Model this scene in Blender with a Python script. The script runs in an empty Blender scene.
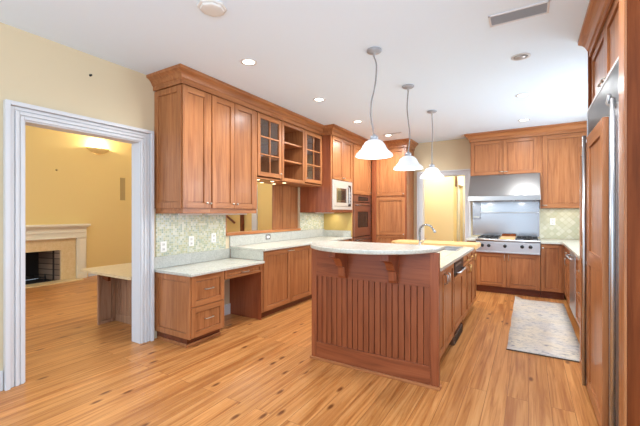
import bpy, bmesh, math, random
from mathutils import Vector, Matrix

S = bpy.context.scene
COL = S.collection
random.seed(7)
PI = math.pi

# ------------------------------------------------------------------ camera, world, exposure
cam_d = bpy.data.cameras.new('camera')
cam_d.sensor_width = 36.0
cam_d.lens = 347.0 / 640.0 * 36.0
cam_d.clip_start = 0.05
cam = bpy.data.objects.new('camera', cam_d)
COL.objects.link(cam)
cam.location = (0, 0, 1.35)
cam.rotation_euler = (PI / 2, 0, math.radians(31.0))
S.camera = cam

W = bpy.data.worlds.new('daylight')
S.world = W
W.use_nodes = True
_bg = W.node_tree.nodes['Background']
_bg.inputs['Color'].default_value = (0.81, 0.98, 1.18, 1)
_bg.inputs['Strength'].default_value = 1.55

S.view_settings.view_transform = 'Standard'
S.view_settings.look = 'None'
S.view_settings.gamma = 1.0
S.view_settings.use_curve_mapping = False
S.view_settings.exposure = 0.37

POW_CAN = 52.0        # recessed ceiling lamps
POW_PEND = 6.0        # pendant bulbs
POW_UNDER = 0.8       # strips and pucks under the cabinets
POW_FILL = 100.0      # added fill light aimed up at the ceiling
POW_ADDED_WIN = 42.0        # fill light at the added, unseen window over the right-hand counter
POW_HALL = 34.0  # added, unseen lamps on the hall ceiling
POW_LR = 27.0       # added, unseen ceiling lamps of the living room
POW_SCONCE = 25.0


_fl = bpy.data.lights.new('added_bounce_fill', 'AREA'); _fl.energy = POW_FILL; _fl.shape = 'DISK'; _fl.size = 0.6; _fl.color = (0.84, 0.96, 1.10)
_fo = bpy.data.objects.new('added_bounce_fill', _fl); COL.objects.link(_fo); _fo.location = (0.3, -0.7, 1.6); _fo.rotation_euler = (PI, 0, 0)  # added fill light that brightens the ceiling from near the camera


_wl = bpy.data.lights.new('added_window_fill', 'AREA'); _wl.energy = POW_ADDED_WIN; _wl.shape = 'RECTANGLE'; _wl.size = 1.45; _wl.size_y = 2.3; _wl.color = (0.86, 0.97, 1.08)
_wo = bpy.data.objects.new('added_window_fill', _wl); COL.objects.link(_wo); _wo.location = (1.32, 5.35, 1.78); _wo.rotation_euler = (0, PI / 2, 0)  # added fill light, sends daylight in through the unseen window


# ------------------------------------------------------------------ materials
def lin(c):
    return tuple(((x / 255.0) / 12.92 if x / 255.0 <= 0.04045 else ((x / 255.0 + 0.055) / 1.055) ** 2.4) for x in c) + (1.0,)


def new_mat(name):
    m = bpy.data.materials.new(name)
    m.use_nodes = True
    nt = m.node_tree
    return m, nt, nt.nodes, nt.links, nt.nodes['Principled BSDF']


def plain(name, c, rough=0.5, metal=0.0, spec=0.5, noise=0.0, nscale=30, emit=None, estr=0.0):
    m, nt, N, L, p = new_mat(name)
    p.inputs['Base Color'].default_value = lin(c)
    p.inputs['Roughness'].default_value = rough
    p.inputs['Metallic'].default_value = metal
    p.inputs['Specular IOR Level'].default_value = spec
    if noise:
        tc = N.new('ShaderNodeTexCoord'); n = N.new('ShaderNodeTexNoise')
        n.inputs['Scale'].default_value = nscale; n.inputs['Detail'].default_value = 5
        r = N.new('ShaderNodeMixRGB'); r.blend_type = 'MULTIPLY'; r.inputs[0].default_value = noise
        r.inputs[1].default_value = lin(c)
        L.new(tc.outputs['Object'], n.inputs['Vector'])
        L.new(n.outputs['Color'], r.inputs[2])
        hs = N.new('ShaderNodeRGBToBW'); L.new(n.outputs['Color'], hs.inputs[0]); L.new(hs.outputs[0], r.inputs[2])
        L.new(r.outputs[0], p.inputs['Base Color'])
    if emit:
        p.inputs['Emission Color'].default_value = lin(emit)
        p.inputs['Emission Strength'].default_value = estr
    return m


def ramp(N, stops, interp='LINEAR'):
    r = N.new('ShaderNodeValToRGB')
    r.color_ramp.interpolation = interp
    els = r.color_ramp.elements
    while len(els) > 1:
        els.remove(els[-1])
    els[0].position = stops[0][0]; els[0].color = lin(stops[0][1])
    for pos, c in stops[1:]:
        e = els.new(pos); e.color = lin(c)
    return r


def wood(name, axis, dark, mid, light, rough=0.32, vary=0.11, coat=0.1, spec=0.35):
    m, nt, N, L, p = new_mat(name)
    tc = N.new('ShaderNodeTexCoord'); mp = N.new('ShaderNodeMapping')
    oi = N.new('ShaderNodeObjectInfo')
    add = N.new('ShaderNodeVectorMath'); add.operation = 'ADD'
    mul = N.new('ShaderNodeMath'); mul.operation = 'MULTIPLY'; mul.inputs[1].default_value = 37.0
    L.new(oi.outputs['Random'], mul.inputs[0])
    L.new(tc.outputs['Object'], add.inputs[0]); L.new(mul.outputs[0], add.inputs[1])
    sc = [26.0, 26.0, 26.0]; sc['xyz'.index(axis)] = 1.6
    mp.inputs['Scale'].default_value = sc
    L.new(add.outputs[0], mp.inputs['Vector'])
    n = N.new('ShaderNodeTexNoise'); n.inputs['Scale'].default_value = 1.0
    n.inputs['Detail'].default_value = 7; n.inputs['Roughness'].default_value = 0.62; n.inputs['Distortion'].default_value = 0.7
    L.new(mp.outputs[0], n.inputs['Vector'])
    r = ramp(N, [(0.25, dark), (0.5, mid), (0.75, light)])
    L.new(n.outputs['Fac'], r.inputs[0])
    mp2 = N.new('ShaderNodeMapping'); sc2 = [9.0, 9.0, 9.0]; sc2['xyz'.index(axis)] = 0.7
    mp2.inputs['Scale'].default_value = sc2
    L.new(add.outputs[0], mp2.inputs['Vector'])
    n2 = N.new('ShaderNodeTexNoise'); n2.inputs['Scale'].default_value = 1.0; n2.inputs['Detail'].default_value = 2
    L.new(mp2.outputs[0], n2.inputs['Vector'])
    hsv = N.new('ShaderNodeHueSaturation')
    mr = N.new('ShaderNodeMapRange'); mr.inputs['To Min'].default_value = 1 - vary; mr.inputs['To Max'].default_value = 1 + vary
    mr.inputs['From Min'].default_value = 0.25; mr.inputs['From Max'].default_value = 0.75
    mixv = N.new('ShaderNodeMath'); mixv.operation = 'ADD'; mixv.use_clamp = False
    sub = N.new('ShaderNodeMath'); sub.operation = 'MULTIPLY_ADD'; sub.inputs[1].default_value = 0.25; sub.inputs[2].default_value = -0.125
    L.new(oi.outputs['Random'], sub.inputs[0])
    L.new(n2.outputs['Fac'], mixv.inputs[0]); L.new(sub.outputs[0], mixv.inputs[1])
    L.new(mixv.outputs[0], mr.inputs['Value'])
    L.new(mr.outputs[0], hsv.inputs['Value'])
    L.new(r.outputs[0], hsv.inputs['Color'])
    L.new(hsv.outputs[0], p.inputs['Base Color'])
    p.inputs['Roughness'].default_value = rough
    p.inputs['Specular IOR Level'].default_value = spec; p.inputs['Coat Weight'].default_value = coat; p.inputs['Coat Roughness'].default_value = 0.16
    b = N.new('ShaderNodeBump'); b.inputs['Strength'].default_value = 0.05; b.inputs['Distance'].default_value = 0.002
    L.new(n.outputs['Fac'], b.inputs['Height']); L.new(b.outputs[0], p.inputs['Normal'])
    return m


CH = dict(dark=(130, 76, 42), mid=(168, 108, 65), light=(186, 128, 82))
WV = wood('cherry_vertical', 'z', **CH)
WH = wood('cherry_along_x', 'x', **CH)
WY = wood('cherry_along_y', 'y', **CH)
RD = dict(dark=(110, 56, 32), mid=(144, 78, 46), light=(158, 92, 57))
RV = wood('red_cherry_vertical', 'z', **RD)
RH = wood('red_cherry_along_x', 'x', **RD)
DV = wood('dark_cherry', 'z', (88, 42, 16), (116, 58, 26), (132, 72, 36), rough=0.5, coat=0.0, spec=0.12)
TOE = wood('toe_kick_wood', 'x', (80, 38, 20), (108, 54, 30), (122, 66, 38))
BUTCHER = wood('butcher_block', 'x', (196, 148, 88), (224, 180, 118), (236, 200, 144), rough=0.4, vary=0.1)
PALEWOOD = wood('dusty_wood', 'z', (120, 84, 60), (158, 118, 90), (180, 142, 112))


def floor_material():
    m, nt, N, L, p = new_mat('pine_floorboards')
    tc = N.new('ShaderNodeTexCoord')
    sep = N.new('ShaderNodeSeparateXYZ'); L.new(tc.outputs['Object'], sep.inputs[0])
    cmb = N.new('ShaderNodeCombineXYZ')
    L.new(sep.outputs['Y'], cmb.inputs['X']); L.new(sep.outputs['X'], cmb.inputs['Y'])
    br = N.new('ShaderNodeTexBrick')
    br.offset = 0.37; br.squash = 1.0
    br.inputs['Color1'].default_value = (0, 0, 0, 1); br.inputs['Color2'].default_value = (1, 1, 1, 1)
    br.inputs['Mortar'].default_value = (0.5, 0.5, 0.5, 1)
    br.inputs['Scale'].default_value = 1.0; br.inputs['Mortar Size'].default_value = 0.0016
    br.inputs['Mortar Smooth'].default_value = 0.2
    br.inputs['Brick Width'].default_value = 2.9; br.inputs['Row Height'].default_value = 0.135
    L.new(cmb.outputs[0], br.inputs['Vector'])
    bw = N.new('ShaderNodeRGBToBW'); L.new(br.outputs['Color'], bw.inputs[0])
    # shift the grain of every board
    off = N.new('ShaderNodeMath'); off.operation = 'MULTIPLY'; off.inputs[1].default_value = 23.0
    L.new(bw.outputs[0], off.inputs[0])
    add = N.new('ShaderNodeVectorMath'); add.operation = 'ADD'
    L.new(cmb.outputs[0], add.inputs[0]); L.new(off.outputs[0], add.inputs[1])
    mp = N.new('ShaderNodeMapping'); mp.inputs['Scale'].default_value = (1.1, 30.0, 1.0)
    L.new(add.outputs[0], mp.inputs['Vector'])
    n = N.new('ShaderNodeTexNoise'); n.inputs['Scale'].default_value = 1.0; n.inputs['Detail'].default_value = 6
    n.inputs['Roughness'].default_value = 0.6; n.inputs['Distortion'].default_value = 1.1
    L.new(mp.outputs[0], n.inputs['Vector'])
    r = ramp(N, [(0.24, (136, 74, 32)), (0.40, (180, 116, 60)), (0.58, (206, 144, 84)), (0.8, (214, 160, 102))])
    L.new(n.outputs['Fac'], r.inputs[0])
    hsv = N.new('ShaderNodeHueSaturation')
    mr = N.new('ShaderNodeMapRange'); mr.inputs['To Min'].default_value = 0.80; mr.inputs['To Max'].default_value = 1.12
    mr.inputs['To Min'].default_value = 0.90; mr.inputs['To Max'].default_value = 1.08
    L.new(bw.outputs[0], mr.inputs['Value']); L.new(mr.outputs[0], hsv.inputs['Value'])
    L.new(r.outputs[0], hsv.inputs['Color'])
    nb = N.new('ShaderNodeMapping'); nb.inputs['Scale'].default_value = (0.55, 7.5, 1.0); nb.inputs['Location'].default_value = (3, 7, 0)
    L.new(add.outputs[0], nb.inputs['Vector'])
    n3 = N.new('ShaderNodeTexNoise'); n3.inputs['Scale'].default_value = 1.0; n3.inputs['Detail'].default_value = 4; n3.inputs['Distortion'].default_value = 0.6
    L.new(nb.outputs[0], n3.inputs['Vector'])
    br_ = N.new('ShaderNodeMapRange'); br_.inputs['From Min'].default_value = 0.53; br_.inputs['From Max'].default_value = 0.72
    br_.inputs['To Min'].default_value = 0.0; br_.inputs['To Max'].default_value = 0.75
    L.new(n3.outputs['Fac'], br_.inputs['Value'])
    band = N.new('ShaderNodeMixRGB'); band.inputs[2].default_value = lin((150, 84, 38))
    L.new(br_.outputs[0], band.inputs[0]); L.new(hsv.outputs[0], band.inputs[1])
    # knots
    mp2 = N.new('ShaderNodeMapping'); mp2.inputs['Scale'].default_value = (2.3, 6.0, 1.0)
    L.new(add.outputs[0], mp2.inputs['Vector'])
    vo = N.new('ShaderNodeTexVoronoi'); vo.inputs['Scale'].default_value = 1.0
    vo.inputs['Randomness'].default_value = 1.0; vo.voronoi_dimensions = '2D'
    L.new(mp2.outputs[0], vo.inputs['Vector'])
    kr = N.new('ShaderNodeMapRange'); kr.inputs['From Min'].default_value = 0.05; kr.inputs['From Max'].default_value = 0.13
    kr.inputs['To Min'].default_value = 0.85; kr.inputs['To Max'].default_value = 0.0
    L.new(vo.outputs['Distance'], kr.inputs['Value'])
    vc = N.new('ShaderNodeRGBToBW'); L.new(vo.outputs['Color'], vc.inputs[0])
    gt = N.new('ShaderNodeMath'); gt.operation = 'GREATER_THAN'; gt.inputs[1].default_value = 0.66
    L.new(vc.outputs[0], gt.inputs[0])
    km = N.new('ShaderNodeMath'); km.operation = 'MULTIPLY'
    L.new(kr.outputs[0], km.inputs[0]); L.new(gt.outputs[0], km.inputs[1])
    mk = N.new('ShaderNodeMixRGB'); mk.inputs[2].default_value = lin((104, 52, 22))
    L.new(km.outputs[0], mk.inputs[0]); L.new(band.outputs[0], mk.inputs[1])
    # seams
    ms = N.new('ShaderNodeMixRGB'); ms.inputs[2].default_value = lin((118, 66, 30))
    sm = N.new('ShaderNodeMath'); sm.operation = 'MULTIPLY'; sm.inputs[1].default_value = 0.75
    L.new(br.outputs['Fac'], sm.inputs[0])
    L.new(sm.outputs[0], ms.inputs[0]); L.new(mk.outputs[0], ms.inputs[1])
    L.new(ms.outputs[0], p.inputs['Base Color'])
    p.inputs['Roughness'].default_value = 0.34; p.inputs['Specular IOR Level'].default_value = 0.3
    b = N.new('ShaderNodeBump'); b.inputs['Strength'].default_value = 0.12; b.inputs['Distance'].default_value = 0.002
    iv = N.new('ShaderNodeMath'); iv.operation = 'SUBTRACT'; iv.inputs[0].default_value = 1.0
    L.new(br.outputs['Fac'], iv.inputs[1]); L.new(iv.outputs[0], b.inputs['Height']); L.new(b.outputs[0], p.inputs['Normal'])
    return m


def tile_material(name, plane, size, cols, rot=0.0, grout=(214, 210, 188), msize=0.06, rough=0.22):
    m, nt, N, L, p = new_mat(name)
    tc = N.new('ShaderNodeTexCoord'); sep = N.new('ShaderNodeSeparateXYZ'); L.new(tc.outputs['Object'], sep.inputs[0])
    cmb = N.new('ShaderNodeCombineXYZ')
    L.new(sep.outputs['Y' if plane == 'yz' else 'X'], cmb.inputs['X']); L.new(sep.outputs['Z'], cmb.inputs['Y'])
    mp = N.new('ShaderNodeMapping'); mp.inputs['Rotation'].default_value = (0, 0, rot)
    mp.inputs['Scale'].default_value = (1 / size, 1 / size, 1)
    L.new(cmb.outputs[0], mp.inputs['Vector'])
    br = N.new('ShaderNodeTexBrick'); br.offset = 0.0
    br.inputs['Color1'].default_value = (0, 0, 0, 1); br.inputs['Color2'].default_value = (1, 1, 1, 1)
    br.inputs['Mortar'].default_value = (0.5, 0.5, 0.5, 1)
    br.inputs['Scale'].default_value = 1.0; br.inputs['Mortar Size'].default_value = msize
    br.inputs['Brick Width'].default_value = 1.0; br.inputs['Row Height'].default_value = 1.0
    L.new(mp.outputs[0], br.inputs['Vector'])
    n = len(cols)
    r = ramp(N, [(i / n, c) for i, c in enumerate(cols)], 'CONSTANT')
    bw = N.new('ShaderNodeRGBToBW'); L.new(br.outputs['Color'], bw.inputs[0]); L.new(bw.outputs[0], r.inputs[0])
    mx = N.new('ShaderNodeMixRGB'); mx.inputs[2].default_value = lin(grout)
    L.new(br.outputs['Fac'], mx.inputs[0]); L.new(r.outputs[0], mx.inputs[1])
    L.new(mx.outputs[0], p.inputs['Base Color'])
    p.inputs['Roughness'].default_value = rough
    return m


def granite_material(name, a, b_, c_, rough=0.22):
    m, nt, N, L, p = new_mat(name)
    tc = N.new('ShaderNodeTexCoord')
    n = N.new('ShaderNodeTexNoise'); n.inputs['Scale'].default_value = 55; n.inputs['Detail'].default_value = 8; n.inputs['Roughness'].default_value = 0.75
    n2 = N.new('ShaderNodeTexNoise'); n2.inputs['Scale'].default_value = 6; n2.inputs['Detail'].default_value = 4; n2.inputs['Distortion'].default_value = 1.5
    L.new(tc.outputs['Object'], n.inputs['Vector']); L.new(tc.outputs['Object'], n2.inputs['Vector'])
    av = N.new('ShaderNodeMath'); av.operation = 'MULTIPLY_ADD'; av.inputs[1].default_value = 0.22
    L.new(n2.outputs['Fac'], av.inputs[0]); 
    h = N.new('ShaderNodeMath'); h.operation = 'MULTIPLY'; h.inputs[1].default_value = 0.78
    L.new(n.outputs['Fac'], h.inputs[0]); L.new(h.outputs[0], av.inputs[2])
    r = ramp(N, [(0.34, a), (0.5, b_), (0.64, c_)])
    L.new(av.outputs[0], r.inputs[0]); L.new(r.outputs[0], p.inputs['Base Color'])
    p.inputs['Roughness'].default_value = rough
    return m


def rug_material():
    m, nt, N, L, p = new_mat('distressed_rug')
    tc = N.new('ShaderNodeTexCoord')
    mp = N.new('ShaderNodeMapping'); mp.inputs['Scale'].default_value = (9, 15, 1)
    L.new(tc.outputs['Object'], mp.inputs['Vector'])
    n = N.new('ShaderNodeTexNoise'); n.inputs['Scale'].default_value = 1.2; n.inputs['Detail'].default_value = 9
    n.inputs['Roughness'].default_value = 0.72; n.inputs['Distortion'].default_value = 1.6
    L.new(mp.outputs[0], n.inputs['Vector'])
    r = ramp(N, [(0.30, (128, 132, 144)), (0.42, (200, 200, 202)), (0.50, (228, 223, 214)), (0.7, (238, 234, 226))])
    L.new(n.outputs['Fac'], r.inputs[0])
    w = N.new('ShaderNodeTexNoise'); w.inputs['Scale'].default_value = 3.0; w.inputs['Detail'].default_value = 2
    L.new(tc.outputs['Object'], w.inputs['Vector'])
    r2 = ramp(N, [(0.38, (236, 226, 204)), (0.62, (214, 214, 218))])
    L.new(w.outputs['Fac'], r2.inputs[0])
    mx = N.new('ShaderNodeMixRGB'); mx.blend_type = 'MULTIPLY'; mx.inputs[0].default_value = 0.55
    L.new(r.outputs[0], mx.inputs[1]); L.new(r2.outputs[0], mx.inputs[2])
    L.new(mx.outputs[0], p.inputs['Base Color'])
    p.inputs['Roughness'].default_value = 0.95
    p.inputs['Specular IOR Level'].default_value = 0.1
    return m


def steel_material(name, c=(190, 190, 190), rough=0.28):
    m, nt, N, L, p = new_mat(name)
    p.inputs['Base Color'].default_value = lin(c); p.inputs['Metallic'].default_value = 1.0
    tc = N.new('ShaderNodeTexCoord'); mp = N.new('ShaderNodeMapping'); mp.inputs['Scale'].default_value = (3, 3, 220)
    L.new(tc.outputs['Object'], mp.inputs['Vector'])
    n = N.new('ShaderNodeTexNoise'); n.inputs['Scale'].default_value = 1.0; n.inputs['Detail'].default_value = 2
    L.new(mp.outputs[0], n.inputs['Vector'])
    mr = N.new('ShaderNodeMapRange'); mr.inputs['To Min'].default_value = rough - 0.02; mr.inputs['To Max'].default_value = rough + 0.04
    L.new(n.outputs['Fac'], mr.inputs['Value']); L.new(mr.outputs[0], p.inputs['Roughness'])
    return m


def glass_material():
    m = bpy.data.materials.new('clear_pane'); m.use_nodes = True
    nt = m.node_tree; N = nt.nodes; L = nt.links
    N.remove(N['Principled BSDF'])
    t = N.new('ShaderNodeBsdfTransparent'); t.inputs[0].default_value = (0.93, 0.95, 0.95, 1)
    g = N.new('ShaderNodeBsdfGlossy'); g.inputs['Roughness'].default_value = 0.03
    lw = N.new('ShaderNodeLayerWeight'); lw.inputs['Blend'].default_value = 0.5
    pw = N.new('ShaderNodeMath'); pw.operation = 'POWER'; pw.inputs[1].default_value = 3.0; L.new(lw.outputs['Facing'], pw.inputs[0])
    f = N.new('ShaderNodeMath'); f.operation = 'MULTIPLY_ADD'; f.inputs[1].default_value = 0.7; f.inputs[2].default_value = 0.10; L.new(pw.outputs[0], f.inputs[0])
    mx = N.new('ShaderNodeMixShader')
    L.new(f.outputs[0], mx.inputs[0]); L.new(t.outputs[0], mx.inputs[1]); L.new(g.outputs[0], mx.inputs[2])
    L.new(mx.outputs[0], N['Material Output'].inputs['Surface'])
    return m


FLOOR = floor_material()
CEIL = plain('ceiling_white', (224, 238, 250), 0.8, spec=0.2)
WALLP = plain('beige_wall_paint', (213, 196, 163), 0.7, spec=0.25)
LRP = plain('yellow_wall_paint', (226, 194, 126), 0.7, spec=0.25)
HALLP = plain('hall_yellow_paint', (236, 218, 172), 0.7, spec=0.25)
WHITE = plain('white_trim_paint', (212, 213, 214), 0.4)
GRAN = granite_material('pale_granite', (168, 167, 154), (194, 193, 180), (208, 207, 195))
GRANG = granite_material('grey_granite', (160, 161, 154), (184, 185, 176), (198, 198, 190))
LRSTONE = granite_material('tan_stone', (196, 168, 124), (216, 190, 146), (226, 204, 166), 0.3)
MARBLE = granite_material('cream_marble', (206, 170, 112), (220, 188, 136), (228, 200, 152), 0.35)
MANTELP = plain('cream_mantel_paint', (228, 214, 184), 0.5)
TILE = tile_material('green_mosaic', 'yz', 0.024, [(170, 178, 150), (196, 198, 174), (182, 182, 146), (206, 207, 192), (160, 172, 156), (194, 192, 160), (186, 194, 182)])
TILEB = tile_material('sage_diamond_tile', 'xz', 0.07, [(192, 190, 164), (200, 198, 174), (188, 188, 162), (204, 202, 182)], rot=PI / 4, grout=(176, 172, 140), msize=0.035)
LITPANEL = plain('lamplit_side_panel', (196, 168, 96), 0.45, noise=0.15, nscale=12)  # wood side with the strip lamp's yellow light put into its colour
STEEL = steel_material('brushed_steel', (200, 201, 203), 0.34)
OVENM = plain('wood_reflection_oven_steel', (168, 128, 106), 0.3, metal=0.85)  # stainless steel, the reflected wood is put into its colour
SATIN = plain('satin_trim_steel', (214, 210, 203), 0.35, metal=0.55)
STEELH = steel_material('hood_steel', (168, 167, 165), 0.30)
STEELB = steel_material('polished_sheet_steel', (176, 176, 177), 0.20)
STEELD = steel_material('dim_steel', (150, 150, 152), 0.25)
NICKEL = plain('satin_nickel', (186, 182, 174), 0.3, metal=1.0)
PEWTER = plain('grey_pewter', (168, 172, 178), 0.42, metal=0.5)
CHROME = plain('polished_chrome', (150, 152, 156), 0.15, metal=1.0)
BRASS = plain('warm_brass', (214, 180, 120), 0.3, metal=1.0)
BLACK = plain('black_enamel', (22, 22, 24), 0.35)
SOOT = plain('soot_black', (26, 22, 20), 0.9)
BRICKF = tile_material('firebrick', 'yz', 0.11, [(140, 116, 96), (156, 130, 108), (126, 104, 88)], grout=(70, 60, 52))
DGLASS = plain('dark_oven_glass', (34, 28, 26), 0.08)
MIRRORG = plain('mirrored_door_glass', (120, 112, 104), 0.06, metal=0.85)
GLASS = glass_material()
VENTG = plain('grey_vent_metal', (158, 160, 163), 0.5)
SPEAK = plain('tan_speaker_mesh', (176, 146, 92), 0.8)
PLASTIC = plain('white_plastic', (236, 234, 228), 0.4)
OFFW = plain('offwhite_plastic', (216, 214, 208), 0.5)
RUG = rug_material()
RUGEDGE = plain('rug_binding', (92, 82, 70), 0.95)
LAMPG = plain('glowing_lamp_lens', (255, 250, 240), 0.5, emit=(255, 244, 226), estr=6.0)
SHADE = plain('frosted_glass_shade', (204, 208, 214), 0.3, emit=(255, 252, 246), estr=0.14)
PUCKG = plain('glowing_puck_lens', (255, 240, 210), 0.5, emit=(255, 228, 176), estr=8.0)
SCON = plain('plaster_sconce', (232, 200, 132), 0.6)
UNLIT = plain('unlit_reflector', (168, 166, 164), 0.35, metal=0.3)
CORDG = plain('grey_cloth_cord', (138, 138, 140), 0.6)
GRATE = plain('cast_iron', (30, 29, 29), 0.55)


# ------------------------------------------------------------------ mesh helpers
class MB:
    def __init__(s):
        s.bm = bmesh.new(); s.mats = []

    def mi(s, m):
        if m not in s.mats:
            s.mats.append(m)
        return s.mats.index(m)

    def hexa(s, c, m, bev=0.0):
        """c: eight corners, bottom ring then top ring"""
        v = [s.bm.verts.new(Vector(p)) for p in c]
        k = s.mi(m); fs = []
        for idx in ((0, 1, 2, 3), (4, 5, 6, 7), (0, 1, 5, 4), (1, 2, 6, 5), (2, 3, 7, 6), (3, 0, 4, 7)):
            f = s.bm.faces.new([v[i] for i in idx]); f.material_index = k; fs.append(f)
        bmesh.ops.recalc_face_normals(s.bm, faces=fs)
        if bev:
            es = list({e for f in fs for e in f.edges})
            r = bmesh.ops.bevel(s.bm, geom=es, offset=bev, segments=2, affect='EDGES', profile=0.6)
            for f in r['faces']:
                f.material_index = k
        return s

    def box(s, x0, x1, y0, y1, z0, z1, m, bev=0.0):
        x0, x1 = min(x0, x1), max(x0, x1); y0, y1 = min(y0, y1), max(y0, y1); z0, z1 = min(z0, z1), max(z0, z1)
        return s.hexa([(x0, y0, z0), (x1, y0, z0), (x1, y1, z0), (x0, y1, z0),
                       (x0, y0, z1), (x1, y0, z1), (x1, y1, z1), (x0, y1, z1)], m, bev)

    def obox(s, O, U, V, N, u0, u1, v0, v1, n0, n1, m, bev=0.0):
        O, U, V, N = Vector(O), Vector(U), Vector(V), Vector(N)
        P = lambda a, b, c: O + U * a + V * b + N * c
        return s.hexa([P(u0, v0, n0), P(u1, v0, n0), P(u1, v0, n1), P(u0, v0, n1),
                       P(u0, v1, n0), P(u1, v1, n0), P(u1, v1, n1), P(u0, v1, n1)], m, bev)

    def prism(s, pts, fn, a0, a1, m):
        """polygon pts (p, q) swept from a0 to a1; fn(p, q, a) -> xyz"""
        k = s.mi(m)
        A = [s.bm.verts.new(fn(p, q, a0)) for p, q in pts]
        B = [s.bm.verts.new(fn(p, q, a1)) for p, q in pts]
        fs = [s.bm.faces.new(A), s.bm.faces.new(B)]
        n = len(pts)
        for i in range(n):
            fs.append(s.bm.faces.new([A[i], A[(i + 1) % n], B[(i + 1) % n], B[i]]))
        for f in fs:
            f.material_index = k
        bmesh.ops.recalc_face_normals(s.bm, faces=fs)
        return s

    def tube(s, pts, r, m, n=10):
        k = s.mi(m); pts = [Vector(p) for p in pts]; rings = []
        up = Vector((0, 0, 1))
        rr = r if isinstance(r, (list, tuple)) else [r] * len(pts)
        prev = None
        for i, p in enumerate(pts):
            d = (pts[min(i + 1, len(pts) - 1)] - pts[max(i - 1, 0)]).normalized()
            if prev is None:
                a = d.cross(up)
                if a.length < 1e-3:
                    a = d.cross(Vector((0, 1, 0)))
            else:
                a = prev - d * prev.dot(d)
            a.normalize(); prev = a; b = d.cross(a)
            rings.append([s.bm.verts.new(p + (a * math.cos(t) + b * math.sin(t)) * rr[i]) for t in [2 * PI * j / n for j in range(n)]])
        fs = []
        for A, B in zip(rings, rings[1:]):
            for j in range(n):
                fs.append(s.bm.faces.new([A[j], A[(j + 1) % n], B[(j + 1) % n], B[j]]))
        fs.append(s.bm.faces.new(rings[0])); fs.append(s.bm.faces.new(rings[-1]))
        for f in fs:
            f.material_index = k; f.smooth = True
        bmesh.ops.recalc_face_normals(s.bm, faces=fs)
        return s

    def lathe(s, prof, c, m, n=28, axis='z', smooth=True):
        """prof: list of (radius, height along the axis)"""
        k = s.mi(m); rings = []
        def P(r, h, t):
            a, b = r * math.cos(t), r * math.sin(t)
            v = {'z': (a, b, h), 'y': (a, h, b), 'x': (h, a, b)}[axis]
            return Vector(c) + Vector(v)
        fs = []
        for r, h in prof:
            rings.append([s.bm.verts.new(P(max(r, 1e-5), h, 2 * PI * j / n)) for j in range(n)])
        for A, B in zip(rings, rings[1:]):
            for j in range(n):
                fs.append(s.bm.faces.new([A[j], A[(j + 1) % n], B[(j + 1) % n], B[j]]))
        if prof[0][0] > 1e-4: fs.append(s.bm.faces.new(rings[0]))
        if prof[-1][0] > 1e-4: fs.append(s.bm.faces.new(rings[-1]))
        for f in fs:
            f.material_index = k; f.smooth = smooth
        bmesh.ops.recalc_face_normals(s.bm, faces=fs)
        return s

    def sweep(s, path, prof, m):
        """moulding: prof of (outward, z) swept along a plan path, outward on the right of travel, mitred"""
        k = s.mi(m); P = [Vector((a, b)) for a, b in path]; rings = []
        nr = lambda d: Vector((d.y, -d.x))
        for i, p in enumerate(P):
            d0 = (P[i] - P[i - 1]).normalized() if i else None
            d1 = (P[i + 1] - P[i]).normalized() if i < len(P) - 1 else None
            if d0 is None: mt = nr(d1)
            elif d1 is None: mt = nr(d0)
            else:
                n0, n1 = nr(d0), nr(d1); mt = (n0 + n1) / (1 + n0.dot(n1))
            rings.append([s.bm.verts.new((p.x + mt.x * o, p.y + mt.y * o, z)) for o, z in prof])
        fs = []; n = len(prof)
        for A, B in zip(rings, rings[1:]):
            for j in range(n):
                fs.append(s.bm.faces.new([A[j], A[(j + 1) % n], B[(j + 1) % n], B[j]]))
        fs.append(s.bm.faces.new(rings[0])); fs.append(s.bm.faces.new(rings[-1]))
        for f in fs: f.material_index = k
        bmesh.ops.recalc_face_normals(s.bm, faces=fs)
        return s

    def build(s, name, parent=None, loc=(0, 0, 0)):
        me = bpy.data.meshes.new(name)
        s.bm.to_mesh(me); s.bm.free()
        for m in s.mats: me.materials.append(m)
        o = bpy.data.objects.new(name, me)
        COL.objects.link(o)
        if parent is not None: o.parent = parent
        o.location = loc
        return o


def tag(o, label, cat, group=None):
    o['label'] = label; o['category'] = cat
    if group: o['group'] = group
    return o


def thing(name, label, cat, loc, rz=0.0, group=None):
    o = bpy.data.objects.new(name, None); o.empty_display_size = 0.1
    COL.objects.link(o); o.location = loc; o.rotation_euler = (0, 0, rz)
    return tag(o, label, cat, group)


def struct(name, mb, label=None, parent=None):
    o = mb.build(name, parent)
    if parent is None:
        o['kind'] = 'structure'
        if label: o['label'] = label
    return o


def lamp(name, kind, parent, loc, power, color=(1, 0.93, 0.82), size=0.1, rot=(0, 0, 0), spot=None, sizey=None):
    d = bpy.data.lights.new(name, kind); d.energy = power; d.color = color
    if kind == 'AREA':
        d.shape = 'RECTANGLE' if sizey else 'DISK'; d.size = size
        if sizey: d.size_y = sizey
    elif kind == 'SPOT':
        d.spot_size = spot or 2.4; d.spot_blend = 0.8; d.shadow_soft_size = size
    else:
        d.shadow_soft_size = size
    o = bpy.data.objects.new(name, d); COL.objects.link(o)
    o.parent = parent; o.location = loc; o.rotation_euler = rot
    return o


X3, Y3, Z3 = Vector((1, 0, 0)), Vector((0, 1, 0)), Vector((0, 0, 1))


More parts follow.
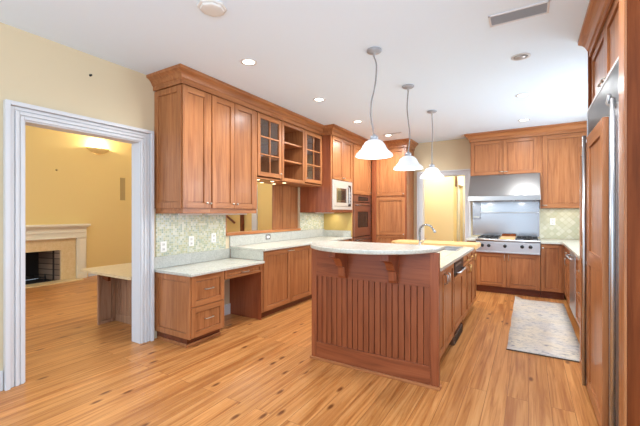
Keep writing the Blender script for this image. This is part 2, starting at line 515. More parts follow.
def shaker(mb, O, U, N, w, h, st=0.058, t=0.02, rec=0.015, V_=None, H_=None, panel=True, rail=None):
    """framed panel; O lower corner on the back face, U along the width, N outward"""
    V_ = V_ or WV; H_ = H_ or WH; rail = rail or st
    a = (O, U, Z3, N); b = 0.002
    mb.obox(*a, 0, st, 0, h, 0, t, V_, b); mb.obox(*a, w - st, w, 0, h, 0, t, V_, b)
    mb.obox(*a, st, w - st, 0, rail, 0, t, H_, b); mb.obox(*a, st, w - st, h - rail, h, 0, t, H_, b)
    if panel:
        g = 0.008
        mb.obox(*a, st, w - st, rail, h - rail, 0, max(t - rec - 0.008, 0.0012), V_)
        mb.obox(*a, st + g, w - st - g, rail + g, h - rail - g, max(t - rec - 0.008, 0.0012), t - rec + 0.003, V_, 0.0015)
    return mb


def knob(parent, x, z, y=-0.021, m=None, along=None):
    k = MB(); m = m or NICKEL
    k.lathe([(0.004, 0.0), (0.004, -0.012), (0.011, -0.016), (0.013, -0.021), (0.010, -0.026), (0.0, -0.028)], (x, y, z), m, 14, 'y')
    return k.build('knob', parent)


def bar(parent, x, z, L=0.11, y=-0.021, m=None, vertical=False, r=0.005, stand=0.028, name='handle'):
    k = MB(); m = m or NICKEL; h = L / 2
    if vertical:
        P = [(x, y, z - h), (x, y - stand * .8, z - h + .004), (x, y - stand, z - h + .016), (x, y - stand, z + h - .016), (x, y - stand * .8, z + h - .004), (x, y, z + h)]
    else:
        P = [(x - h, y, z), (x - h + .004, y - stand * .8, z), (x - h + .016, y - stand, z), (x + h - .016, y - stand, z), (x + h - .004, y - stand * .8, z), (x + h, y, z)]
    k.tube(P, r, m, 8)
    return k.build(name, parent)


def front(t, kind, x0, x1, z0, z1, knobs=(), st=None, **kw):
    mb = MB(); st = st or (0.058 if kind == 'door' else 0.042)
    shaker(mb, (x0, -0.001, z0), X3, -Y3, x1 - x0, z1 - z0, st=st, **kw)
    d = mb.build(kind, t)
    for k in knobs:
        if k[2] == 'knob': knob(d, k[0], k[1])
        elif k[2] == 'bar': bar(d, k[0], k[1])
        elif k[2] == 'vbar': bar(d, k[0], k[1], vertical=True, L=0.10)
        elif k[2] == 'brass': bar(d, k[0], k[1], vertical=True, L=0.10, m=BRASS)
        elif k[2] == 'smallbar': bar(d, k[0], k[1], L=0.07, r=0.006)
    return d


def carcass(t, w, d, z0, z1, toe=0.0, V_=None, toe_in=0.055, toe_left=0.0):
    mb = MB()
    mb.box(0, w, 0, d, z0 + toe, z1, V_ or WV, 0.0015)
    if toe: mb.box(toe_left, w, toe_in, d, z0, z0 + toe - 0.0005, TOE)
    return mb.build('carcass', t)


def outlet(name, label, loc, rz, kind='outlet', group=None, frame=None):
    t = thing(name, label, kind, loc, rz, group)
    mb = MB(); mb.box(-0.037, 0.037, -0.006, 0, -0.058, 0.058, frame or PLASTIC, 0.0025)
    mb.build('cover_plate', t)
    for dz in (-0.026, 0.026):
        q = MB(); q.box(-0.016, 0.016, -0.009, -0.006, dz - 0.017, dz + 0.017, OFFW, 0.002)
        q.box(-0.008, -0.005, -0.0094, -0.009, dz - 0.006, dz + 0.007, BLACK); q.box(0.005, 0.008, -0.0094, -0.009, dz - 0.006, dz + 0.007, BLACK)
        q.build('socket', t)
    return t


# ------------------------------------------------------------------ the setting
HC = 2.80
XL = -3.44          # kitchen face of the left wall
YB = 7.25           # kitchen face of the back wall
XR = 1.10           # right wall

f = MB(); f.box(-8.3, 2.8, -1.6, 11.2, -0.1, 0.0, FLOOR)
struct('floor', f, 'wide knotty pine floorboards running towards the range')
f = MB(); f.box(XL - 0.14, 2.8, -1.6, 11.2, HC, HC + 0.1, CEIL)
struct('ceiling', f, 'smooth white kitchen ceiling')
f = MB(); f.box(-8.3, XL - 0.141, -1.6, 7.2, 3.3, 3.4, CEIL)
struct('ceiling_living_room', f, 'white ceiling of the room beyond the cased opening')

# left wall: doorway Y 1.15..2.12, pass-through Y 3.29..5.03
f = MB(); xa, xb = XL - 0.14, XL
f.box(xa, xb, -1.6, 1.15, 0, HC, WALLP)
f.box(xa, xb, 1.15, 2.12, 2.09, HC, WALLP)
f.box(xa, xb, 2.12, 3.29, 0, HC, WALLP)
f.box(xa, xb, 3.29, 5.03, 0, 1.045, WALLP)
f.box(xa, xb, 3.29, 5.03, 1.90, HC, WALLP)
f.box(xa, xb, 5.03, 7.40, 0, HC, WALLP)
struct('wall_left', f, 'beige wall with a cased opening and a pass-through')
# back wall with hall doorway X -1.885..-1.055
f = MB()
f.box(XL, -1.885, YB, YB + 0.14, 0, HC, WALLP)
f.box(-1.885, -1.055, YB, YB + 0.14, 2.10, HC, WALLP)
f.box(-1.055, XR + 0.14, YB, YB + 0.14, 0, HC, WALLP)
struct('wall_back', f, 'beige wall behind the range with a doorway to the hall')
f = MB(); f.box(XR, XR + 0.14, 2.44, 4.1, 0, HC, WALLP); f.box(XR, XR + 0.14, 6.6, YB, 0, HC, WALLP)
f.box(XR, XR + 0.14, 4.1, 6.6, 0, 1.0, WALLP); f.box(XR, XR + 0.14, 4.1, 6.6, 2.55, HC, WALLP)
struct('wall_right', f, 'beige wall behind the refrigerator')

f = MB()
for y0, y1, z0, z1 in ((4.1, 4.16, 1.0, 2.55), (6.54, 6.6, 1.0, 2.55), (4.16, 6.54, 1.0, 1.06), (4.16, 6.54, 2.49, 2.55), (5.32, 5.38, 1.06, 2.49)):
    f.box(XR + 0.02, XR + 0.10, y0, y1, z0, z1, WHITE, 0.004)
struct('added_window_1', f, 'added unseen white-framed window over the counter beyond the refrigerator')  # window added out of view to bring more light into the kitchen
# living room shell
f = MB(); f.box(-8.15, -8.0, -1.6, 2.26, 0, 3.3, LRP); f.box(-8.15, -8.0, 3.26, 7.0, 0, 3.3, LRP); f.box(-8.15, -8.0, 2.26, 3.26, 0.62, 3.3, LRP)
struct('wall_living_room', f, 'golden yellow wall with the fireplace')
f = MB(); f.box(-8.15, XL - 0.141, 7.0, 7.15, 0, 3.3, LRP)
struct('wall_living_room_end', f, 'yellow wall seen through the pass-through')
f = MB(); f.box(-8.0, -7.98, 3.77, 7.0, 0, 0.14, WHITE, 0.004)
struct('baseboard_living_room', f, 'white baseboard beside the fireplace')

# hall behind the back doorway
f = MB()
f.box(-4.2, -1.50, 8.55, 8.69, 0, HC, HALLP)
f.box(-1.64, -1.50, 8.69, 9.05, 0, HC, HALLP); f.box(-1.64, -1.50, 9.85, 11.1, 0, HC, HALLP); f.box(-1.64, -1.50, 9.05, 9.85, 2.05, HC, HALLP)
struct('wall_hall', f, 'bright yellow hall walls beyond the doorway')
f = MB(); f.box(-1.64, 0.6, 11.0, 11.1, 0, HC, HALLP)
struct('wall_hall_end', f, 'yellow wall at the end of the hall')
f = MB(); f.box(-0.45, -0.35, 7.40, 11.0, 0, HC, HALLP)
struct('wall_hall_side', f, 'yellow hall wall opposite the white door')
f = MB(); f.box(-1.60, -1.56, 9.06, 9.84, 0.01, 2.04, WHITE)
struct('door_2', f, 'white door in the hall')
f = MB()
for y0, y1 in ((8.96, 9.05), (9.85, 9.94)): f.box(-1.499, -1.475, y0, y1, 0, 2.05, WHITE, 0.004)
f.box(-1.499, -1.475, 8.96, 9.94, 2.05, 2.15, WHITE, 0.004)
struct('trim_3', f, 'white casing around the hall door')
f = MB(); f.box(-4.2, -1.50, 8.53, 8.549, 0, 0.14, WHITE, 0.004)
struct('baseboard_hall', f, 'white baseboard in the hall')


def casing(name, label, plane, a0, a1, z1, w, pos, jamb_depth):
    """stepped white casing on a wall; plane 'x': wall faces +X, runs along Y; plane 'y': faces -Y, runs along X"""
    mb = MB()
    def bx(u0, u1, z0, z_, n0, n1, bev=0.004):
        if plane == 'x': mb.box(pos + n0, pos + n1, u0, u1, z0, z_, WHITE, bev)
        else: mb.box(u0, u1, pos - n1, pos - n0, z0, z_, WHITE, bev)
    steps = [(0, w, 0.008), (0.0, w * 0.20, 0.018), (w * 0.25, w * 0.46, 0.024), (w * 0.51, w * 0.70, 0.020), (w * 0.74, w, 0.046)]   # from the opening outwards
    for a, b, n in steps:
        bx(a0 - b, a0 - a, 0, z1 + b, 0.0005, n)
        bx(a1 + a, a1 + b, 0, z1 + b, 0.0005, n)
        bx(a0 - a, a1 + a, z1 + a, z1 + b, 0.0005, n)
    # jamb lining
    bx(a0, a0 + 0.012, 0, z1 - 0.012, -jamb_depth, 0.004); bx(a1 - 0.012, a1, 0, z1 - 0.012, -jamb_depth, 0.004)
    bx(a0, a1, z1 - 0.012, z1, -jamb_depth, 0.004)
    return struct(name, mb, label)


casing('trim_1', 'wide white stepped casing around the living room opening', 'x', 1.15, 2.12, 2.09, 0.125, XL, 0.14)
casing('trim_2', 'white casing around the hall doorway', 'y', -1.885, -1.055, 2.10, 0.10, YB, 0.14)
f = MB(); f.box(XL + 0.0005, XL + 0.018, -1.6, 1.02, 0, 0.15, WHITE, 0.004)
struct('baseboard_left', f, 'white baseboard at the near end of the left wall')
f = MB(); f.box(XL + 0.0005, XL + 0.018, 2.745, 3.368, 0, 0.14, WHITE, 0.004)
struct('baseboard_desk', f, 'white baseboard in the knee space of the desk')

# pass-through lining and sill
f = MB()
f.box(xa - 0.01, XL + 0.03, 3.292, 5.028, 1.047, 1.085, WY, 0.004)
f.box(xa - 0.01, XL + 0.006, 3.292, 3.315, 1.086, 1.899, WV, 0.003)
struct('trim_4', f, 'wooden sill and side lining of the pass-through')
f = MB()
f.box(XL - 0.06, XL - 0.045, 4.34, 5.028, 1.086, 1.899, WV)
for y in (4.34, 4.58, 4.82): f.box(XL - 0.045, XL - 0.035, y + 0.004, y + 0.236 if y < 4.8 else 5.026, 1.087, 1.898, WV, 0.003)
struct('trim_5', f, 'vertical wood boards closing the far side of the pass-through')
# living room end wall: a white door casing and dark handrail seen through the pass-through
f = MB(); f.box(-6.30, -6.12, 6.96, 6.999, 0, 2.1, WHITE, 0.005)
struct('trim_6', f, 'white casing strip on the yellow wall through the pass-through')

# tile and painted surfaces
t = MB(); t.box(XL + 0.0005, XL + 0.010, 2.29, 3.288, 0.879, 1.344, TILE)
tag(t.build('mosaic_backsplash'), 'pale green mosaic tile backsplash above the desk', 'backsplash')
t = MB(); t.box(XL + 0.0005, XL + 0.010, 5.035, 5.855, 1.046, 1.355, TILE)
tag(t.build('mosaic_backsplash'), 'pale mosaic tile strip beneath the microwave cabinet', 'backsplash')
t = MB(); t.box(0.17, XR - 0.001, YB - 0.010, YB - 0.0005, 0.905, 1.425, TILEB)
tag(t.build('diamond_backsplash'), 'sage diamond tile backsplash to the right of the range', 'backsplash')

# ------------------------------------------------------------------ left run: hanging cabinets
R90 = PI / 2
UX = -3.001         # body face of the hanging cabinets (door front at -2.98)
UD = UX - XL - 0.001
Z0 = 1.345
t = thing('hanging_cabinet', 'one-door cherry hanging cabinet nearest the white doorway casing', 'cabinet', (UX, 2.293, Z0), R90, 'cherry hanging cabinets')
carcass(t, 0.355, UD, 0.0, 1.45)
h0, h1 = 0.058, 1.302
front(t, 'door', -0.008, 0.318, h0, h1, [(0.285, 0.11, 'knob')])
mb = MB(); mb.box(0.323, 0.355, -0.016, -0.001, 0.056, 1.302, WV, 0.002); fs_ = mb.build('filler_strip', t); knob(fs_, 0.340, 0.11, -0.016)
mb = MB(); shaker(mb, (-0.001, UD, 0.055), -Y3, -X3, UD - 0.0005, 1.246, st=0.06, t=0.018, rec=0.014, V_=WV, H_=WV); mb.build('side_panel', t)
mb = MB(); mb.box(-0.004, 0.355, -0.009, -0.001, 0.0, 0.052, WH, 0.002); mb.box(-0.005, -0.0005, 0.0, UD, 0.0, 0.0545, WH, 0.001); mb.build('valance', t)
mb = MB(); mb.box(0.05, 0.33, 0.10, 0.14, -0.016, -0.001, PLASTIC, 0.003); mb.build('light_strip', t)
lamp('strip_lamp', 'AREA', t, (0.19, 0.12, -0.02), POW_UNDER * 0.6, size=0.3, sizey=0.04)

t = thing('hanging_cabinet', 'two-door cherry hanging cabinet beside the glass-door cabinet', 'cabinet', (UX, 2.650, Z0), R90, 'cherry hanging cabinets')
carcass(t, 0.748, UD, 0.0, 1.45)
front(t, 'door', 0.014, 0.346, h0, h1, [(0.318, 0.11, 'knob')])
front(t, 'door', 0.352, 0.706, h0, h1, [(0.382, 0.11, 'knob')])
mb = MB(); mb.box(0.0, 0.748, -0.009, -0.001, 0.0, 0.052, WH, 0.002); mb.build('valance', t)
mb = MB(); mb.box(0.712, 0.748, -0.018, -0.001, 0.056, 1.30, WV, 0.002); mb.build('filler_strip', t)
mb = MB(); mb.box(0.05, 0.69, 0.10, 0.14, -0.016, -0.001, PLASTIC, 0.003); mb.build('light_strip', t)
lamp('strip_lamp', 'AREA', t, (0.37, 0.12, -0.02), POW_UNDER, size=0.6, sizey=0.04)


def open_carcass(t, w, d, h, shelves, top_extra):
    mb = MB(); k = 0.018
    mb.box(0, k, 0, d, 0, h, WV); mb.box(w - k, w, 0, d, 0, h, WV)
    mb.box(k, w - k, 0, d, 0, k, WH); mb.box(k, w - k, 0, d, h - k, h + top_extra, WH)
    mb.box(k, w - k, d - 0.01, d, k, h - k, WV)
    mb.build('carcass', t)
    for z in shelves:
        q = MB(); q.box(k + 0.001, w - k - 0.001, 0.01, d - 0.012, z - 0.012, z + 0.012, WH, 0.002); q.build('shelf', t)


GH = 0.85
def glass_cab(y0, w, label, doorside):
    t = thing('glass_cabinet', label, 'cabinet', (UX, y0, 1.80), R90, 'glass-door cabinets over the pass-through')
    open_carcass(t, w, UD, GH, (0.30, 0.56), 0.14)
    mb = MB(); x0, x1, z0, z1 = 0.01, w - 0.01, 0.035, GH - 0.01
    st = 0.055
    shaker(mb, (x0, -0.001, z0), X3, -Y3, x1 - x0, z1 - z0, st=st, panel=False)
    xm = (x0 + x1) / 2
    mb.box(xm - 0.009, xm + 0.009, -0.019, -0.006, z0 + st, z1 - st, WV, 0.002)
    for i in (1, 2):
        z = z0 + st + (z1 - z0 - 2 * st) * i / 3
        mb.box(x0 + st, x1 - st, -0.019, -0.006, z - 0.009, z + 0.009, WH, 0.002)
    d = mb.build('door', t)
    q = MB(); q.box(x0 + st, x1 - st, -0.006, -0.003, z0 + st, z1 - st, GLASS); q.build('pane', d)
    knob(d, x1 - 0.03 if doorside > 0 else x0 + 0.03, z0 + 0.06)
    return t


glass_cab(3.401, 0.519, 'six-pane glass-door cherry cabinet beside the tall solid doors', 1)
t = thing('open_cabinet', 'open cherry shelf cabinet between the two glass-door cabinets', 'cabinet', (UX, 3.922, 1.80), R90)
open_carcass(t, 0.58, UD, GH, (0.31, 0.57), 0.14)
mb = MB(); shaker(mb, (0.004, -0.001, 0.006), X3, -Y3, 0.572, GH - 0.012, st=0.045, panel=False); mb.build('face_frame', t)
glass_cab(4.504, 0.536, 'six-pane glass-door cherry cabinet beside the microwave cabinet', -1)

# puck lights under the glass cabinets
spots = [(-3.06, 3.50), (-3.06, 3.80), (-3.06, 4.08), (-3.30, 3.58), (-3.30, 3.86), (-3.30, 4.14)]
wh = ['nearest the solid cabinets, front row', 'middle of the front row', 'end of the front row',
      'nearest the solid cabinets, back row', 'middle of the back row', 'end of the back row']
for (x, y), s_ in zip(spots, wh):
    p = thing('puck_light', 'small round lit puck light under the glass cabinets, ' + s_, 'light', (x, y, 1.799), 0, 'puck lights under the glass cabinets')
    mb = MB(); mb.lathe([(0.034, -0.001), (0.034, -0.010), (0.026, -0.011)], (0, 0, 0), NICKEL, 20); mb.build('rim', p)
    mb = MB(); mb.lathe([(0.025, -0.0115), (0.0, -0.0125)], (0, 0, 0), PUCKG, 20); mb.build('lens', p)
    lamp('puck_lamp', 'SPOT', p, (0, 0, -0.02), 2.2, (1, 0.86, 0.62), 0.02, spot=2.2)

# microwave cabinet (hangs), oven cabinet (stands), pantry
TX = -2.821
TD = TX - XL - 0.001
t = thing('microwave_cabinet', 'cherry hanging cabinet with a built-in microwave below two doors', 'cabinet', (TX, 5.047, 1.36), R90)
mb = MB(); w = 0.812
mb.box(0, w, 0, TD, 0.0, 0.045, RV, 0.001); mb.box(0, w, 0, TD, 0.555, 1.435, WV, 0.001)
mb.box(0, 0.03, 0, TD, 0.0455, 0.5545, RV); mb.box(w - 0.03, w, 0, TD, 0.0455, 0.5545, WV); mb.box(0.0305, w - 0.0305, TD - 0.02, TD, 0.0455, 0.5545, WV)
mb.build('carcass', t)
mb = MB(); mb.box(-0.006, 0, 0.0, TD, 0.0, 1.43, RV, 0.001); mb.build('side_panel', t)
front(t, 'door', 0.03, 0.404, 0.565, 1.285, [(0.380, 0.60, 'knob')])
front(t, 'door', 0.408, 0.782, 0.565, 1.285, [(0.432, 0.60, 'knob')])
mb = MB(); mb.box(0.10, 0.72, 0.33, 0.37, -0.016, -0.001, PLASTIC, 0.003); mb.build('light_strip', t)
lamp('strip_lamp', 'AREA', t, (0.45, 0.35, -0.02), POW_UNDER * 2.4, size=0.6, sizey=0.04)
m = thing('microwave_oven', 'built-in stainless microwave with a square window', 'microwave', (TX, 5.047, 1.36), R90)
mb = MB(); mb.box(0.04, 0.772, 0.001, 0.42, 0.05, 0.55, BLACK); mb.build('casing', m)
mb = MB(); shaker(mb, (0.034, -0.001, 0.047), X3, -Y3, 0.744, 0.505, st=0.06, t=0.018, panel=False, V_=SATIN, H_=SATIN); mb.build('trim_kit', m)
mb = MB(); mb.box(0.096, 0.60, -0.026, -0.001, 0.11, 0.49, SATIN, 0.004); d = mb.build('door', m)
q = MB(); q.box(0.15, 0.52, -0.0285, -0.0265, 0.17, 0.42, MIRRORG, 0.001); q.build('window', d)
q = MB(); q.box(0.20, 0.46, -0.030, -0.0286, 0.215, 0.375, DGLASS); q.build('inner_window', d)
bar(d, 0.575, 0.30, L=0.30, y=-0.026, m=STEEL, vertical=True, r=0.008, stand=0.035)
mb = MB(); mb.box(0.604, 0.716, -0.024, -0.001, 0.11, 0.49, BLACK, 0.003); mb.box(0.616, 0.704, -0.0255, -0.0245, 0.43, 0.47, DGLASS)
for i in range(4):
    for j in range(3): mb.box(0.618 + j * 0.03, 0.642 + j * 0.03, -0.0255, -0.0245, 0.15 + i * 0.06, 0.19 + i * 0.06, VENTG)
mb.build('control_panel', m)

t = thing('oven_cabinet', 'tall cherry cabinet holding the built-in double wall oven', 'cabinet', (TX, 5.862, 0), R90)
w = 0.866
mb = MB(); mb.box(0, w, 0, TD, 1.70, 2.795, WV, 0.001); mb.box(0, 0.03, 0, TD, 0.10, 1.6995, WV); mb.box(w - 0.03, w, 0, TD, 0.10, 1.6995, WV)
mb.box(0.0305, w - 0.0305, 0, TD, 0.10, 0.20, WV); mb.box(0.0305, w - 0.0305, TD - 0.02, TD, 0.2005, 1.6995, WV)
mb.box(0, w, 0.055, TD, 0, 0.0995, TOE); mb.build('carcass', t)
mb = MB(); mb.box(-0.005, 0, 0.0, TD, 0.91, 1.355, LITPANEL); mb.build('side_panel', t)
front(t, 'door', 0.02, 0.846, 1.715, 2.645, [(0.80, 1.76, 'knob')], st=0.07)
o = thing('wall_oven', 'built-in steel double wall oven in the tall cabinet', 'oven', (TX, 5.862, 0), R90)
mb = MB(); mb.box(0.04, 0.826, 0.001, 0.52, 0.215, 1.69, BLACK); mb.build('casing', o)
mb = MB(); mb.box(0.035, 0.831, -0.022, -0.001, 1.565, 1.690, OVENM, 0.003); mb.box(0.22, 0.70, -0.0245, -0.0225, 1.585, 1.668, DGLASS); mb.build('control_panel', o)
for z0, z1 in ((0.90, 1.548), (0.225, 0.885)):
    mb = MB(); mb.box(0.035, 0.831, -0.026, -0.001, z0, z1, OVENM, 0.004); d = mb.build('door', o)
    q = MB(); q.box(0.20, 0.68, -0.0285, -0.0265, z0 + 0.17, z1 - 0.17, DGLASS, 0.001); q.build('window', d)
    bar(d, 0.433, z1 - 0.05, L=0.70, y=-0.026, m=STEELD, r=0.010, stand=0.045)

t = thing('pantry_cabinet', 'tall cherry pantry cabinet facing the island beside the hall doorway', 'cabinet', (-2.797, 6.761, 0), 0)
PW = 0.727; PD = YB - 6.761 - 0.001
carcass(t, PW, PD, 0, 2.795, 0.10)
front(t, 'door', 0.105, 0.705, 1.70, 2.645, [(0.68, 1.73, 'knob')], st=0.065)
front(t, 'door', 0.105, 0.705, 0.90, 1.665, [(0.68, 0.93, 'knob')], st=0.065)
front(t, 'drawer', 0.105, 0.705, 0.52, 0.885, [(0.405, 0.70, 'bar')])
front(t, 'drawer', 0.105, 0.705, 0.115, 0.51, [(0.405, 0.32, 'bar')])
mb = MB(); mb.box(0.705, PW, -0.021, -0.001, 0.10, 2.65, RV, 0.002); mb.box(0.0, 0.10, -0.021, -0.001, 0.10, 2.65, RV, 0.002); mb.build('face_frame', t)
mb = MB(); shaker(mb, (PW + 0.0005, 0.0, 0.10), Y3, X3, PD, 2.55, st=0.07, t=0.012, rec=0.006); mb.build('side_panel', t)

PROF = [(0.001, 2.652), (0.016, 2.652), (0.016, 2.700), (0.028, 2.708), (0.034, 2.722), (0.044, 2.740), (0.060, 2.757), (0.080, 2.766), (0.090, 2.772), (0.092, 2.798), (0.001, 2.798)]
mb = MB(); mb.sweep([(XL + 0.001, 2.274), (-2.9805, 2.274), (-2.9805, 5.038), (-2.8, 5.038), (-2.8, 6.738), (-2.055, 6.738), (-2.055, YB - 0.001)], PROF, WY)
tag(mb.build('crown_molding'), 'cherry crown molding stepping along the glass cabinets, ovens and pantry', 'molding')

# ------------------------------------------------------------------ left run: desk and base cabinets
BX = -2.891
BD = BX - XL - 0.001
t = thing('drawer_cabinet', 'low cherry two-drawer desk pedestal beside the white doorway casing', 'cabinet', (BX, 2.292, 0), R90)
carcass(t, 0.446, BD, 0, 0.719, 0.088, toe_left=0.012)
front(t, 'drawer', 0.006, 0.440, 0.405, 0.712, [(0.223, 0.565, 'bar')], st=0.055)
front(t, 'drawer', 0.006, 0.440, 0.095, 0.398, [(0.223, 0.262, 'bar')], st=0.055)
mb = MB(); shaker(mb, (-0.0005, BD, 0.09), -Y3, -X3, BD + 0.02, 0.625, st=0.055, t=0.014, rec=0.010, V_=WV, H_=WV); mb.build('side_panel', t)
mb = MB(); mb.box(-0.014, 0.44, 0.035, 0.049, 0.0, 0.03, WH, 0.003); mb.box(0.0, 0.011, 0.051, BD - 0.02, 0, 0.03, WH, 0.003); mb.build('shoe_molding', t)

t = thing('pencil_drawer', 'shallow cherry pencil drawer hanging under the desk top', 'drawer', (BX, 2.745, 0.60), R90)
mb = MB(); mb.box(0.0, 0.615, 0.0, 0.45, 0.03, 0.118, WH); mb.build('drawer_box', t)
d = front(t, 'drawer', 0.004, 0.611, 0.012, 0.112, [(0.31, 0.062, 'bar')], st=0.028)
d.name = 'drawer_front'

BH = 0.869
def base_cab(y0, w, label, knobs=('c', 'c')):
    t = thing('base_cabinet', label, 'cabinet', (BX, y0, 0), R90, 'cherry base cabinets along the pass-through wall')
    carcass(t, w, BD, 0, BH, 0.085)
    h = w / 2
    h += 0.018
    front(t, 'door', 0.030, h - 0.003, 0.095, 0.855, [(h - 0.03, 0.825, 'smallbar')])
    front(t, 'door', h + 0.003, w - 0.022, 0.095, 0.855, [(h + 0.03, 0.825, 'smallbar')])
    return t


b = base_cab(3.372, 1.168, 'cherry two-door base cabinet with raised counter, beside the desk knee space')
mb = MB(); mb.box(-0.004, -0.0003, 0.0, BD, 0.001, BH, RV); mb.build('side_panel', b)  # shade of the knee space put in as a darker cherry
base_cab(4.542, 0.66, 'cherry base cabinet partly hidden behind the island bar')
base_cab(5.204, 0.654, 'cherry base cabinet beside the tall oven cabinet')

t = thing('desk_top', 'pale granite desk top on the two-drawer pedestal', 'countertop', (XL, 2.26, 0.72))
mb = MB(); mb.box(0.001, 0.612, 0.0, 1.108, 0.0, 0.030, GRAN, 0.006); mb.build('slab', t)
mb = MB(); mb.box(0.001, 0.022, 0.0, 1.095, 0.031, 0.158, GRANG, 0.004); mb.build('backsplash_lip', t)
t = thing('countertop', 'pale granite counter below the pass-through', 'countertop', (XL, 3.36, 0.87))
mb = MB(); mb.box(0.001, 0.620, 0.0, 2.497, 0.0, 0.031, GRAN, 0.006); mb.build('slab', t)
mb = MB(); mb.box(0.001, 0.022, 0.0, 2.497, 0.032, 0.174, GRANG, 0.004); mb.box(0.023, 0.600, 2.475, 2.496, 0.032, 0.15, GRANG, 0.003); mb.build('backsplash_lip', t)
mb = MB(); mb.box(0.024, 0.590, 0.0, 0.006, -0.117, -0.001, GRAN, 0.002); mb.build('riser', t)

for k, (y, z, s_) in enumerate([(2.375, 1.00, 'white outlet on the green mosaic beside the doorway casing'),
                                (2.74, 1.035, 'white outlet in the middle of the green mosaic'),
                                (3.08, 1.055, 'white outlet on the green mosaic beside the pass-through')]):
    outlet('wall_outlet', s_, (XL + 0.0105, y, z - 0.02), R90, group='outlets on the mosaic over the desk')
t = thing('wall_outlet', 'dark-framed outlet in the granite lip below the pass-through', 'outlet', (XL + 0.0225, 4.14, 0.985), R90)
mb = MB(); mb.box(-0.055, 0.055, -0.006, 0, -0.038, 0.038, STEELD, 0.002); mb.build('cover_plate', t)
mb = MB(); mb.box(-0.034, 0.034, -0.008, -0.0062, -0.018, 0.018, PLASTIC, 0.002); mb.build('socket', t)

# ------------------------------------------------------------------ island
IX0, IX1, IY0, IY1 = -1.735, -0.587, 2.735, 5.45
t = thing('kitchen_island', 'large cherry island with a beadboard front under the raised granite bar', 'island', ((IX0 + IX1) / 2, (IY0 + IY1) / 2, 0))
cx, cy = (IX0 + IX1) / 2, (IY0 + IY1) / 2
L_ = lambda x: x - cx
K_ = lambda y: y - cy
mb = MB()
mb.box(L_(-1.72), L_(-0.665), K_(2.80), K_(5.44), 0.10, 0.868, WV)
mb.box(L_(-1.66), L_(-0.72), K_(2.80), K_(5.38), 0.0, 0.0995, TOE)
mb.build('carcass', t)
# beadboard front: stiles and rails, boards, base strip
mb = MB(); w = IX1 - IX0
O = (L_(IX0), K_(2.785), 0.0)
a = (O, X3, Z3, -Y3)
FT = 0.05
mb.obox(*a, 0, 0.055, 0.0, 1.042, 0, FT, RV, 0.002); mb.obox(*a, w - 0.064, w, 0.0, 1.042, 0, FT, RV, 0.002)
mb.obox(*a, 0.055, w - 0.064, 0.0, 0.162, 0, FT, RH, 0.002); mb.obox(*a, 0.055, w - 0.064, 0.772, 1.042, 0, FT, RH, 0.002)
mb.build('front_frame', t)
mb = MB(); n = 20; bw = (w - 0.119) / n
for i in range(n):
    x = 0.055 + i * bw
    mb.obox(*a, x + 0.0035, x + bw - 0.0035, 0.162, 0.772, 0, 0.040, RV, 0.003)
mb.obox(*a, 0.055, w - 0.064, 0.162, 0.772, 0, 0.022, RV)
mb.build('beadboard', t)
mb = MB(); mb.obox(*a, -0.012, w + 0.012, 0.0, 0.022, FT + 0.001, FT + 0.018, WH, 0.004); mb.obox(*a, w + 0.001, w + 0.012, 0, 0.022, 0.0, FT, WH, 0.003); mb.build('shoe_molding', t)
mb = MB(); mb.box(L_(-1.72), L_(-0.655), K_(2.786), K_(2.96), 0.869, 1.042, WH, 0.002); mb.box(L_(IX0), L_(-1.721), K_(2.786), K_(5.44), 0.10, 0.868, RV); mb.build('bar_wall', t)
for x in (-1.392, -0.935):
    mb = MB(); q = K_(IY0)
    P = [(0, 0), (0, 0.255), (-0.235, 0.255), (-0.235, 0.20), (-0.205, 0.19), (-0.165, 0.185), (-0.135, 0.165), (-0.115, 0.135), (-0.10, 0.11), (-0.062, 0.095), (-0.055, 0.02), (-0.04, 0.0)]
    mb.prism(P, lambda p, z, a_: (L_(x) + a_, q - 0.001 + p, 0.786 + z), -0.033, 0.033, RV)
    mb.build('corbel', t)
# right side (faces +X): local front frame via a helper
def iside(name, y0, y1, z0, z1, st=0.05, mV=WV, mH=WY, dx=0.0, panel=True):
    mb = MB(); shaker(mb, (L_(-0.664) + dx, K_(y0), z0), Y3, X3, y1 - y0, z1 - z0, st=st, V_=mV, H_=mH, panel=panel)
    return mb.build(name, t)
def side_bar(parent, y, z, L, m, vertical=True, r=0.006, st=0.03):
    k = MB(); x = L_(-0.643); y = K_(y); h = L / 2
    if vertical: P = [(x, y, z - h), (x + st, y, z - h + .008), (x + st, y, z + h - .008), (x, y, z + h)]
    else: P = [(x, y - h, z), (x + st, y - h + .008, z), (x + st, y + h - .008, z), (x, y + h, z)]
    k.tube(P, r, m, 8); return k.build('handle', parent)
d = iside('door', 2.84, 3.265, 0.11, 0.855); side_bar(d, 3.22, 0.76, 0.09, NICKEL)
d = iside('door', 3.275, 3.70, 0.11, 0.855); side_bar(d, 3.32, 0.76, 0.09, NICKEL)
d = iside('door', 4.26, 4.66, 0.11, 0.72); side_bar(d, 4.62, 0.66, 0.09, BRASS)
d = iside('drawer', 4.26, 4.66, 0.73, 0.855, st=0.03); side_bar(d, 4.46, 0.79, 0.10, BRASS, False)
d = iside('door', 4.67, 5.05, 0.11, 0.72); side_bar(d, 4.71, 0.66, 0.09, BRASS)
d = iside('drawer', 4.67, 5.05, 0.73, 0.855, st=0.03); side_bar(d, 4.86, 0.79, 0.10, BRASS, False)
d = iside('door', 5.06, 5.43, 0.11, 0.855); side_bar(d, 5.10, 0.76, 0.09, BRASS)
